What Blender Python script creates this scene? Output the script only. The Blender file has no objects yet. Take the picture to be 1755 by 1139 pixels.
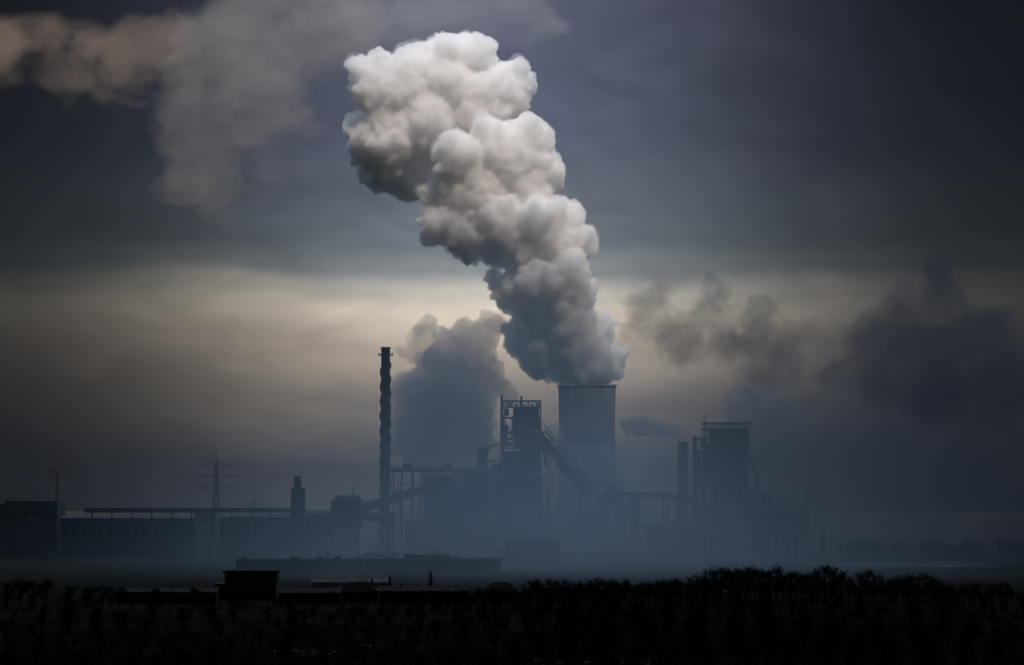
import bpy, bmesh, math, random
import numpy as np
from mathutils import Vector, Matrix

R = math.radians
sc = bpy.context.scene
col = sc.collection

# ------------------------------------------------------------------ camera
FPX, CX, CY, HORIZON, ZC = 4615.0, 877.5, 569.5, 822.0, 80.0
PITCH = math.atan((HORIZON - CY) / FPX)
cam_d = bpy.data.cameras.new('camera')
cam_d.sensor_fit = 'HORIZONTAL'
cam_d.sensor_width = 36.0
cam_d.lens = 36.0 * FPX / 1755.0
cam_d.clip_start = 1.0
cam_d.clip_end = 60000.0
cam = bpy.data.objects.new('camera', cam_d)
col.objects.link(cam)
cam.location = (0, 0, ZC)
cam.rotation_euler = (R(90) + PITCH, 0, 0)
sc.camera = cam

# ------------------------------------------------------------------ render settings, exposure
sc.render.engine = 'CYCLES'
cy = sc.cycles
cy.use_denoising = True
cy.max_bounces = 32
cy.diffuse_bounces = 2
cy.glossy_bounces = 1
cy.transmission_bounces = 2
cy.volume_bounces = 32
cy.transparent_max_bounces = 16
cy.volume_step_rate = 1.0
cy.sample_clamp_indirect = 6.0
sc.view_settings.view_transform = 'Standard'
sc.view_settings.look = 'None'
sc.view_settings.gamma = 1.0
sc.view_settings.exposure = 0.0
sc.view_settings.use_curve_mapping = False

# ------------------------------------------------------------------ sun (behind the camera, high on the right)
SUN_FROM = Vector((0.26, -0.62, 0.0)).normalized()     # horizontal direction towards the sun
SUN_EL = R(57)
to_sun = Vector((SUN_FROM.x * math.cos(SUN_EL), SUN_FROM.y * math.cos(SUN_EL), math.sin(SUN_EL)))
sun_d = bpy.data.lights.new('sun', 'SUN')
sun_d.energy = 2.55
sun_d.angle = R(4.0)
sun_d.color = (1.0, 0.83, 0.69)
sun = bpy.data.objects.new('sun', sun_d)
col.objects.link(sun)
sun.rotation_euler = to_sun.to_track_quat('Z', 'Y').to_euler()

# ------------------------------------------------------------------ world: layered stormy sky, bright gap over the horizon
world = bpy.data.worlds.new('World')
sc.world = world
world.use_nodes = True
try:
    world.cycles.sampling_method = 'MANUAL'
    world.cycles.sample_map_resolution = 1024
except Exception:
    pass


class NT:
    """tiny helper to write shader maths"""
    def __init__(self, tree):
        self.t = tree
        self.n = tree.nodes
        self.l = tree.links

    def put(self, sock, v):
        if isinstance(v, bpy.types.NodeSocket):
            self.l.new(v, sock)
        elif v is not None:
            sock.default_value = v

    def math(self, op, a, b=None, c=None, clamp=False):
        m = self.n.new('ShaderNodeMath')
        m.operation = op
        m.use_clamp = clamp
        for i, v in enumerate((a, b, c)):
            if v is not None:
                self.put(m.inputs[i], v)
        return m.outputs[0]

    def vmath(self, op, a, b=None, scale=None):
        m = self.n.new('ShaderNodeVectorMath')
        m.operation = op
        self.put(m.inputs[0], a)
        if b is not None:
            self.put(m.inputs[1], b)
        if scale is not None:
            self.put(m.inputs['Scale'], scale)
        return m.outputs['Value'] if op in ('LENGTH', 'DISTANCE', 'DOT_PRODUCT') else m.outputs[0]

    def noise(self, vec, scale, detail=4.0, rough=0.5, distortion=0.0):
        m = self.n.new('ShaderNodeTexNoise')
        self.put(m.inputs['Vector'], vec)
        m.inputs['Scale'].default_value = scale
        m.inputs['Detail'].default_value = detail
        m.inputs['Roughness'].default_value = rough
        m.inputs['Distortion'].default_value = distortion
        return m.outputs[0]

    def ramp(self, fac, stops, interp='LINEAR'):
        m = self.n.new('ShaderNodeValToRGB')
        m.color_ramp.interpolation = interp
        el = m.color_ramp.elements
        while len(el) < len(stops):
            el.new(0.5)
        for e, (p, c) in zip(el, stops):
            e.position = p
            e.color = (c[0], c[1], c[2], 1)
        self.put(m.inputs[0], fac)
        return m.outputs[0]

    def maprange(self, v, a, b, c, d, smooth=False):
        m = self.n.new('ShaderNodeMapRange')
        if smooth:
            m.interpolation_type = 'SMOOTHSTEP'
        self.put(m.inputs['Value'], v)
        for k, x in zip(('From Min', 'From Max', 'To Min', 'To Max'), (a, b, c, d)):
            m.inputs[k].default_value = x
        return m.outputs['Result']

    def mixc(self, fac, a, b, mode='MIX'):
        m = self.n.new('ShaderNodeMix')
        m.data_type = 'RGBA'
        m.blend_type = mode
        self.put(m.inputs[0], fac)
        for i, v in ((6, a), (7, b)):
            if isinstance(v, tuple):
                v = (v[0], v[1], v[2], 1)
            self.put(m.inputs[i], v)
        return m.outputs[2]


def build_world():
    t = world.node_tree
    t.nodes.clear()
    k = NT(t)
    tc = t.nodes.new('ShaderNodeTexCoord')
    d = k.vmath('NORMALIZE', tc.outputs['Generated'])
    sep = t.nodes.new('ShaderNodeSeparateXYZ')
    k.put(sep.inputs[0], d)
    x, y, z = sep.outputs
    e = k.math('MULTIPLY', k.math('ARCSINE', z), 180 / math.pi)
    a = k.math('MULTIPLY', k.math('ARCTAN2', x, y), 180 / math.pi)
    # cloud coordinates: stretched along the horizon
    cv = t.nodes.new('ShaderNodeCombineXYZ')
    k.put(cv.inputs[0], a)
    k.put(cv.inputs[1], k.math('MULTIPLY', e, 2.6))
    k.put(cv.inputs[2], k.math('MULTIPLY', y, 7.0))
    n1 = k.noise(cv.outputs[0], 0.11, 4.0, 0.5, 0.6)       # big layers
    n2 = k.noise(cv.outputs[0], 0.42, 5.0, 0.55, 0.8)      # smaller streaks
    wob = k.math('MULTIPLY', k.math('SUBTRACT', n1, 0.5), 1.5)
    ew = k.math('ADD', e, wob)
    g = SKY_STOPS
    lo, hi = -4.0, 24.0
    base = k.ramp(k.maprange(ew, lo, hi, 0, 1), [((p - lo) / (hi - lo), c) for p, c in g], 'EASE')
    # the gap in the clouds is brightest behind the works and closes to both sides
    aa = k.math('DIVIDE', k.math('ADD', a, 0.4), 5.4)
    glow = k.math('EXPONENT', k.math('MULTIPLY', k.math('MULTIPLY', aa, aa), -1.0))
    floor = k.maprange(e, 9.0, 44.0, 0.03, 1.0, True)
    fac = k.math('ADD', k.math('MULTIPLY', glow, k.math('SUBTRACT', 1.0, floor)), floor)
    fac = k.math('MULTIPLY', fac, k.math('ADD', k.math('MULTIPLY', n2, 0.7), 0.65))
    c = k.vmath('SCALE', base, scale=fac)
    sky = t.nodes.new('ShaderNodeTexSky')
    sky.sky_type = 'NISHITA'
    sky.sun_disc = False
    sky.sun_elevation = SUN_EL
    sky.sun_rotation = math.atan2(SUN_FROM.x, SUN_FROM.y)
    sky.air_density = 1.0
    sky.dust_density = 3.0
    sk = k.vmath('SCALE', sky.outputs[0], scale=0.0002)       # what little clear sky comes through the cloud
    tot = k.vmath('ADD', c, sk)
    bg = t.nodes.new('ShaderNodeBackground')
    k.put(bg.inputs['Color'], tot)
    bg.inputs['Strength'].default_value = 1.0
    out = t.nodes.new('ShaderNodeOutputWorld')
    t.links.new(bg.outputs[0], out.inputs[0])


SKY_STOPS = [(-4.0, (.07, .068, .08)), (0.2, (.085, .075, .085)), (1.4, (.27, .235, .20)), (2.8, (.61, .515, .42)),
             (3.7, (.90, .80, .65)), (4.15, (.64, .60, .53)), (4.7, (.27, .29, .305)), (5.3, (.165, .19, .22)),
             (7.5, (.104, .118, .175)), (11.0, (.094, .105, .162)), (24.0, (.80, 1.03, 1.34))]
build_world()


# ------------------------------------------------------------------ helpers
def at(px, py, Y):
    """world point at depth Y on the line of sight of photo pixel px, py"""
    dx = (px - CX) / FPX
    u = (CY - py) / FPX
    dy = math.cos(PITCH) - math.sin(PITCH) * u
    dz = math.sin(PITCH) + math.cos(PITCH) * u
    return Vector((Y * dx / dy, Y, ZC + Y * dz / dy))


def ml(n, Y):
    return n * Y / FPX


def mat(name, color, rough=0.8, var=0.25, scale=0.15, metallic=0.0, bump=0.0, stain=None, spec=0.25):
    m = bpy.data.materials.new(name)
    m.use_nodes = True
    t = m.node_tree
    k = NT(t)
    b = t.nodes['Principled BSDF']
    tc = t.nodes.new('ShaderNodeTexCoord')
    n = k.noise(tc.outputs['Object'], scale, 6.0, 0.62)
    f = k.maprange(n, 0.3, 0.7, 1 - var, 1 + var)
    c = k.vmath('SCALE', (color[0], color[1], color[2]), scale=f)
    if stain:
        n3 = k.noise(tc.outputs['Object'], scale * 2.3, 5.0, 0.7)
        c = k.mixc(k.maprange(n3, 0.5, 0.68, 0, 0.8), c, stain)
    k.put(b.inputs['Base Color'], c)
    b.inputs['Roughness'].default_value = rough
    b.inputs['Metallic'].default_value = metallic
    b.inputs['Specular IOR Level'].default_value = spec
    if bump:
        bm_ = t.nodes.new('ShaderNodeBump')
        bm_.inputs['Strength'].default_value = bump
        bm_.inputs['Distance'].default_value = 0.3
        k.put(bm_.inputs['Height'], k.noise(tc.outputs['Object'], scale * 6, 5.0))
        t.links.new(bm_.outputs[0], b.inputs['Normal'])
    return m


M = {
    'steel': mat('painted_steel', (.055, .052, .05), .7, .35, .12, stain=(.09, .045, .025)),
    'rust': mat('rusty_steel', (.10, .055, .035), .85, .4, .15),
    'cladding': mat('sheet_cladding', (.12, .125, .13), .6, .25, .08, stain=(.07, .06, .05)),
    'darkclad': mat('dark_cladding', (.06, .06, .065), .7, .3, .08),
    'concrete': mat('weathered_concrete', (.46, .44, .42), .9, .22, .05, stain=(.30, .28, .27)),
    'pale': mat('pale_render', (.36, .33, .31), .9, .15, .1),
    'brick': mat('brick_wall', (.16, .075, .05), .9, .3, .4),
    'roof': mat('dark_roof_tiles', (.05, .035, .03), .9, .3, .5),
    'felt': mat('roofing_felt', (.05, .05, .055), .95, .3, .2),
    'glass': mat('dark_window', (.02, .025, .03), .15, .1, .5),
    'frame': mat('window_frame', (.35, .34, .33), .7, .1, .5),
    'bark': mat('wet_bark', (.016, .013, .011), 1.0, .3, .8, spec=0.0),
    'frost': mat('thin_snow_on_roof', (.12, .115, .115), .9, .5, .12),
    'dusted': mat('snow_dusted_grass', (.24, .235, .24), .95, .35, .02),
    'snow': mat('snow', (.80, .82, .86), .8, .06, .05),
    'asphalt': mat('asphalt', (.05, .05, .052), .9, .2, .1),
}


class MB:
    """collects geometry for one mesh"""
    def __init__(self):
        self.v, self.f = [], []

    def add(self, vs, fs):
        o = len(self.v)
        self.v.extend([tuple(p) for p in vs])
        self.f.extend([tuple(o + i for i in q) for q in fs])
        return self

    def box(self, x0, x1, y0, y1, z0, z1):
        vs = [(x0, y0, z0), (x1, y0, z0), (x1, y1, z0), (x0, y1, z0), (x0, y0, z1), (x1, y0, z1), (x1, y1, z1), (x0, y1, z1)]
        return self.add(vs, [(0, 3, 2, 1), (4, 5, 6, 7), (0, 1, 5, 4), (1, 2, 6, 5), (2, 3, 7, 6), (3, 0, 4, 7)])

    def beam(self, a, b, w, h=None):
        """a bar of rectangular section between two points"""
        a, b = Vector(a), Vector(b)
        h = h or w
        d = (b - a).normalized()
        up = Vector((0, 0, 1)) if abs(d.z) < 0.95 else Vector((0, 1, 0))
        s = d.cross(up).normalized()
        u = s.cross(d).normalized()
        vs = []
        for p in (a, b):
            for i, j in ((-1, -1), (1, -1), (1, 1), (-1, 1)):
                vs.append(p + s * (i * w / 2) + u * (j * h / 2))
        return self.add(vs, [(0, 1, 2, 3), (7, 6, 5, 4), (0, 4, 5, 1), (1, 5, 6, 2), (2, 6, 7, 3), (3, 7, 4, 0)])

    def tube(self, a, b, r0, r1=None, n=12):
        a, b = Vector(a), Vector(b)
        r1 = r0 if r1 is None else r1
        d = (b - a).normalized()
        up = Vector((0, 0, 1)) if abs(d.z) < 0.95 else Vector((0, 1, 0))
        s = d.cross(up).normalized()
        u = s.cross(d).normalized()
        vs = []
        for p, r in ((a, r0), (b, r1)):
            for i in range(n):
                t = 2 * math.pi * i / n
                vs.append(p + s * (r * math.cos(t)) + u * (r * math.sin(t)))
        fs = [(i, (i + 1) % n, n + (i + 1) % n, n + i) for i in range(n)]
        fs += [tuple(range(n - 1, -1, -1)), tuple(range(n, 2 * n))]
        return self.add(vs, fs)

    def lathe(self, cx, cy_, prof, n=24, cap=True):
        """prof: list of (radius, z)"""
        vs = []
        for r, z in prof:
            for i in range(n):
                t = 2 * math.pi * i / n
                vs.append((cx + r * math.cos(t), cy_ + r * math.sin(t), z))
        fs = []
        for j in range(len(prof) - 1):
            for i in range(n):
                fs.append((j * n + i, j * n + (i + 1) % n, (j + 1) * n + (i + 1) % n, (j + 1) * n + i))
        if cap:
            fs.append(tuple(range(n - 1, -1, -1)))
            o = (len(prof) - 1) * n
            fs.append(tuple(range(o, o + n)))
        return self.add(vs, fs)

    def build(self, name, m, parent=None, smooth=False):
        me = bpy.data.meshes.new(name)
        off = Vector((0, 0, 0))
        if parent is not None:
            p = parent
            while p is not None:
                off += p.location
                p = p.parent
        me.from_pydata([(x - off.x, y - off.y, z - off.z) for x, y, z in self.v], [], self.f)
        me.update()
        if smooth:
            me.polygons.foreach_set('use_smooth', [True] * len(me.polygons))
        if m is not None:
            me.materials.append(M[m] if isinstance(m, str) else m)
        o = bpy.data.objects.new(name, me)
        col.objects.link(o)
        o.parent = parent
        return o


def tag(o, label=None, cat=None, group=None, kind=None):
    for k_, v in (('label', label), ('category', cat), ('group', group), ('kind', kind)):
        if v:
            o[k_] = v
    return o


def thing(name, loc, label, cat, group=None):
    o = bpy.data.objects.new(name, None)
    col.objects.link(o)
    o.location = loc
    o.empty_display_size = 1
    return tag(o, label, cat, group)


def copy_tree(o, parent=None):
    c = o.copy()
    col.objects.link(c)
    c.parent = parent
    for ch in [q for q in bpy.data.objects if q.parent == o and q != c]:
        copy_tree(ch, c)
    return c


# ------------------------------------------------------------------ ground
def ground_z(x, y):
    t = min(max((y + 150) / 700.0, 0), 1)
    hill = 76.0 * (1 - t * t * (3 - 2 * t))
    # wooded rise on the right in the middle distance
    rise = 6.0 * math.exp(-((x - 190) / 160.0) ** 2 - ((y - 1650) / 260.0) ** 2)
    return hill + rise


def build_ground():
    xs = [-9000, -5000, -3000, -2000] + [-1500 + 50 * i for i in range(61)] + [2000, 3000, 5000, 9000]
    ys = [-3000, -1500, -600, -200] + [40 * i for i in range(0, 66)] + [2750, 3000, 3500, 4200, 5500, 6900]
    vs, fs = [], []
    for y in ys:
        for x in xs:
            vs.append((x, y, ground_z(x, y)))
    nx = len(xs)
    for j in range(len(ys) - 1):
        for i in range(nx - 1):
            fs.append((j * nx + i, j * nx + i + 1, (j + 1) * nx + i + 1, (j + 1) * nx + i))
    m = bpy.data.materials.new('winter_ground')
    m.use_nodes = True
    t = m.node_tree
    k = NT(t)
    b = t.nodes['Principled BSDF']
    tc = t.nodes.new('ShaderNodeTexCoord')
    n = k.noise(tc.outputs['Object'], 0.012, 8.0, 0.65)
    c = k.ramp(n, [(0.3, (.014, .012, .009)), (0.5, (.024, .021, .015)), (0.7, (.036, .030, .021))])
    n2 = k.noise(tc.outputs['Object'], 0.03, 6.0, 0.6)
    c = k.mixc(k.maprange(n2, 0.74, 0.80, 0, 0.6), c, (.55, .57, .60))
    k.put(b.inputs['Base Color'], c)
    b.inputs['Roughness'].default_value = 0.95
    b.inputs['Specular IOR Level'].default_value = 0.0
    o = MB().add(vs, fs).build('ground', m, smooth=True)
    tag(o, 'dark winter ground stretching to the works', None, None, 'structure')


build_ground()


def sheet(name, pts, z, m, label, kind='structure'):
    mb = MB()
    mb.add([(x, y, ground_z(x, y) + z) for x, y in pts], [tuple(range(len(pts)))])
    o = mb.build(name, m)
    return tag(o, label, None, None, kind)


def gpt(px, py):
    """where the line of sight of a pixel meets the plain"""
    d = ZC / ((py - HORIZON) / FPX)
    p = at(px, py, d)
    return p.x, p.y


def blob_outline(px0, px1, py0, py1, n=26, seed=0):
    rd = random.Random(seed)
    out = []
    cx, cy_ = (px0 + px1) / 2, (py0 + py1) / 2
    for i in range(n):
        t = 2 * math.pi * i / n
        q = rd.uniform(.8, 1.12)
        out.append(gpt(cx + (px1 - px0) / 2 * math.cos(t) * q, cy_ + (py1 - py0) / 2 * math.sin(t) * q))
    return out


sheet('snow_field', blob_outline(1392, 1700, 962.5, 971, 30, 2), .02, 'dusted', 'pale snow-dusted field beyond the wood')


def snow_bits():
    rd = random.Random(9)
    mb = MB()
    for px0, px1, py0, py1, n in ((470, 612, 1112, 1122, 26), (915, 1115, 1122, 1138, 30), (1222, 1270, 1014, 1019, 6), (560, 640, 1095, 1110, 8), (840, 900, 1070, 1100, 5)):
        for _ in range(n):
            cx, cy_ = rd.uniform(px0, px1), rd.uniform(py0, py1)
            w, h = rd.uniform(1.5, 6), rd.uniform(.4, 1.0)
            pts = []
            for i in range(9):
                t = 2 * math.pi * i / 9
                q = rd.uniform(.6, 1.15)
                x, y = gpt(cx + w * q * math.cos(t), cy_ + h * q * math.sin(t))
                pts.append((x, y, ground_z(x, y) + .03))
            mb.add(pts, [tuple(range(8, -1, -1))])
    tag(mb.build('snow', 'dusted'), 'small snow remnants scattered on the wood floor', None, None, 'stuff')


snow_bits()

# ------------------------------------------------------------------ unseen deck added over the viewer to shade the near land; plume stays sunlit
def build_shade_deck():
    H = 1500.0
    tanel = math.tan(SUN_EL)
    # the sun ray that passes the plume axis at z = EDGE_Z
    rd = random.Random(11)
    hx, hy = SUN_FROM.x, SUN_FROM.y
    px, py_ = 70.0, 3000.0
    run = (H - EDGE_Z) / tanel
    ex, ey = px + hx * run, py_ + hy * run
    xs = [-7000 + 125 * i for i in range(113)]
    edge = [ey + 60 * math.sin(x / 310.0) + 45 * math.sin(x / 130.0 + 1) + rd.uniform(-25, 25) for x in xs]
    for i, x in enumerate(xs):
        q = min(1, max(0, (x - ex - 450) / 600, (-(x - ex) - 1000) / 600))     # deck reaches further on both sides to shade the far ground
        edge[i] += 2600 * q * q * (3 - 2 * q)
    rows = 14
    vs, fs = [], []
    n = len(xs)
    for j in range(rows):
        t = j / (rows - 1)
        for i, x in enumerate(xs):
            y = edge[i] + (-7000 - edge[i]) * t ** 1.5
            vs.append((x, y, H + 60 * math.sin(x / 420.0 + y / 300.0) + (0 if j else 20)))
    for j in range(rows):
        for i, x in enumerate(xs):
            vx, vy, vz = vs[j * n + i]
            vs.append((vx, vy - (90 if j == 0 else 0), vz + 130 * min(1, .15 + j)))
    off = rows * n
    for j in range(rows - 1):
        for i in range(n - 1):
            q = (j * n + i, j * n + i + 1, (j + 1) * n + i + 1, (j + 1) * n + i)
            fs.append(q)
            fs.append(tuple(off + k for k in reversed(q)))
    for i in range(n - 1):
        fs.append((i + 1, i, off + i, off + i + 1))
    mc = mat('cloud_base', (.7, .72, .75), 1.0, .12, .002)
    o = MB().add(vs, fs).build('sky_shade_deck', mc, smooth=True)
    tag(o, 'unseen cloud deck added overhead to shade the near land', None, None, 'structure')


EDGE_Z = 115.0
build_shade_deck()


# ------------------------------------------------------------------ cooling tower
def cooling_tower():
    Y = 3000
    c = at(1006, 660, Y)
    top = c.z
    t = thing('cooling_tower', (c.x, Y, 0), 'tall concrete cooling tower under the big white steam plume', 'cooling tower')
    rt = ml(49.5, Y)
    H = top
    prof = []
    for i in range(33):
        z = 9 + (H - 9) * i / 32
        h = z / H
        # hyperboloid, waist at 0.8
        r = rt * .975 * math.sqrt(1 + (max(0, .66 - h) / 1.0) ** 2 + (max(0, h - .78) / .95) ** 2)
        prof.append((r, z))
    rr = prof[-1][0]
    prof2 = prof + [(rr - 1.2, H), (rr - 1.2, H - 6)]
    inner = [(p[0] - 1.2, p[1]) for p in reversed(prof[:-2])]
    MB().lathe(c.x, Y, prof2 + inner, 72, cap=False).build('shell', 'concrete', t, True)
    MB().lathe(c.x, Y, [(rr + .05, H - 2.5), (rr + .9, H - 2.2), (rr + .9, H + .6), (rr - .5, H + .6)], 72, cap=False).build('rim_ring', 'concrete', t, True)
    r0 = prof[0][0]
    for i in range(36):
        a0 = 2 * math.pi * i / 36
        mb = MB()
        for s in (-1, 1):
            a1 = a0 + s * math.pi / 36
            mb.beam((c.x + (r0 + 1) * math.cos(a1), Y + (r0 + 1) * math.sin(a1), 0), (c.x + r0 * math.cos(a0), Y + r0 * math.sin(a0), 9.3), .9)
        mb.build('support_strut', 'concrete', t)
    MB().lathe(c.x, Y, [(r0 + 3, 0), (r0 + 3, 1.2), (r0 + 2, 1.2)], 48, cap=False).build('basin_wall', 'concrete', t)


cooling_tower()


# ------------------------------------------------------------------ slender chimney with helical strakes
def strake_chimney():
    Y = 2800
    top = at(661, 595, Y)
    foot = 0.0
    cx = top.x
    H = top.z
    r1, r0 = ml(7.6, Y), ml(8.6, Y)
    t = thing('tall_chimney', (cx, Y, 0), 'tall slender dark chimney with a wavy helical outline', 'chimney')

    def rad(z):
        return r0 + (r1 - r0) * z / H
    zs = 46.0
    MB().lathe(cx, Y, [(rad(z), z) for z in np.linspace(zs, H, 24)], 24).build('shaft', 'steel', t, True)
    MB().lathe(cx, Y, [(r0 * 1.02, 0), (r0 * .98, zs - .01)], 24).build('base_shaft', 'concrete', t, True)
    # three helical strakes
    pitch = 46.0
    z0, z1 = 60.0, H - 17
    for s in range(3):
        mb = MB()
        n = 110
        vs, fs = [], []
        for i in range(n + 1):
            z = z0 + (z1 - z0) * i / n
            a = 2 * math.pi * z / (pitch * 1.0) + s * 2 * math.pi / 3
            r = rad(z)
            ca, sa = math.cos(a), math.sin(a)
            for rr_, dz in ((r - .2, -1.6), (r + 1.35, -.5), (r + 1.35, .5), (r - .2, 1.6)):
                vs.append((cx + rr_ * ca, Y + rr_ * sa, z + dz))
        for i in range(n):
            for j in range(4):
                fs.append((i * 4 + j, i * 4 + (j + 1) % 4, (i + 1) * 4 + (j + 1) % 4, (i + 1) * 4 + j))
        mb.add(vs, fs).build('helical_strake', 'steel', t, True)
    for zz, ex in ((H - 8.5, 2.9), (at(661, 713, Y).z, 2.2)):
        r = rad(zz)
        p = MB().lathe(cx, Y, [(r + .02, zz - .4), (r + ex, zz - .4), (r + ex, zz), (r + .02, zz)], 24, cap=False).build('platform', 'steel', t)
        rb = MB()
        n = 16
        for i in range(n):
            a0, a1 = 2 * math.pi * i / n, 2 * math.pi * (i + 1) / n
            q = [Vector((cx + (r + ex - .1) * math.cos(a), Y + (r + ex - .1) * math.sin(a), 0)) for a in (a0, a1)]
            rb.beam(q[0] + Vector((0, 0, zz)), q[0] + Vector((0, 0, zz + 1.6)), .18)
            rb.beam(q[0] + Vector((0, 0, zz + 1.6)), q[1] + Vector((0, 0, zz + 1.6)), .18)
        rb.build('railing', 'steel', p)
    for s in (-1, 1):
        MB().lathe(cx + s * (rad(H) + 2.2), Y, [(.6, H - 8), (.9, H - 7.6), (.9, H - 6.2), (.5, H - 5.8)], 10).build('warning_lamp_housing', 'steel', t)
    MB().lathe(cx, Y, [(r1 + .5, H - 2.2), (r1 + .5, H + .2), (r1 - .6, H + .2), (r1 - .6, H - 2)], 24, cap=False).build('rim', 'steel', t)
    # ladder with cage on the front
    lm = MB()
    for sx in (-.35, .35):
        lm.beam((cx + sx, Y - rad(50) - .45, zs + 2), (cx + sx, Y - rad(H) - .45, H - 9), .12)
    for z in np.arange(zs + 2, H - 10, 3.0):
        lm.beam((cx - .35, Y - rad(z) - .45, z), (cx + .35, Y - rad(z) - .45, z), .1)
    lm.build('ladder', 'steel', t)


strake_chimney()


# ------------------------------------------------------------------ steel frames
def frame_box(mb, x0, x1, y0, y1, z0, z1, nx, nz, w, brace=True, ny=1, skip=None):
    """a braced skeleton of columns and beams"""
    xs = np.linspace(x0, x1, nx + 1)
    ys = np.linspace(y0, y1, ny + 1)
    zs = np.linspace(z0, z1, nz + 1)
    for x in xs:
        for y in ys:
            mb.beam((x, y, z0), (x, y, z1), w)
    for z in zs[1:]:
        for y in ys:
            mb.beam((x0, y, z), (x1, y, z), w * .8)
        for x in xs:
            mb.beam((x, y0, z), (x, y1, z), w * .8)
    if brace:
        for i in range(nx):
            for j in range(nz):
                for y in (y0, y1):
                    if (i + j) % 2:
                        mb.beam((xs[i], y, zs[j]), (xs[i + 1], y, zs[j + 1]), w * .5)
                    else:
                        mb.beam((xs[i + 1], y, zs[j]), (xs[i], y, zs[j + 1]), w * .5)
    return mb


def railing(mb, x0, x1, y0, y1, z, h=1.8, step=4.0, w=.22):
    for y in (y0, y1):
        mb.beam((x0, y, z + h), (x1, y, z + h), w)
        mb.beam((x0, y, z + h * .5), (x1, y, z + h * .5), w * .8)
        n = max(2, int(abs(x1 - x0) / step))
        for x in np.linspace(x0, x1, n + 1):
            mb.beam((x, y, z), (x, y, z + h), w)
    for x in (x0, x1):
        mb.beam((x, y0, z + h), (x, y1, z + h), w)
        n = max(2, int(abs(y1 - y0) / step))
        for y in np.linspace(y0, y1, n + 1):
            mb.beam((x, y, z), (x, y, z + h), w)


def truss(mb, a, b, width, depth, bays, w, clad=None):
    """a lattice girder of four chords between two points"""
    a, b = Vector(a), Vector(b)
    d = (b - a)
    L = d.length
    d.normalize()
    s = d.cross(Vector((0, 0, 1))).normalized()
    u = s.cross(d).normalized()
    c = {}
    for i in range(bays + 1):
        p = a + d * (L * i / bays)
        for j, k_ in ((-1, -1), (1, -1), (1, 1), (-1, 1)):
            c[i, j, k_] = p + s * (j * width / 2) + u * (k_ * depth / 2)
    for j in (-1, 1):
        for k_ in (-1, 1):
            mb.beam(c[0, j, k_], c[bays, j, k_], w)
    for i in range(bays + 1):
        for j in (-1, 1):
            mb.beam(c[i, j, -1], c[i, j, 1], w * .6)
        for k_ in (-1, 1):
            mb.beam(c[i, -1, k_], c[i, 1, k_], w * .6)
        if i < bays:
            for j in (-1, 1):
                if i % 2:
                    mb.beam(c[i, j, -1], c[i + 1, j, 1], w * .6)
                else:
                    mb.beam(c[i, j, 1], c[i + 1, j, -1], w * .6)
    return mb


# ------------------------------------------------------------------ central blast furnace
YF = 2850.0


def X(px, Y=YF):
    return at(px, 822, Y).x


def Z(py, Y=YF):
    return at(877.5, py, Y).z


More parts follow.
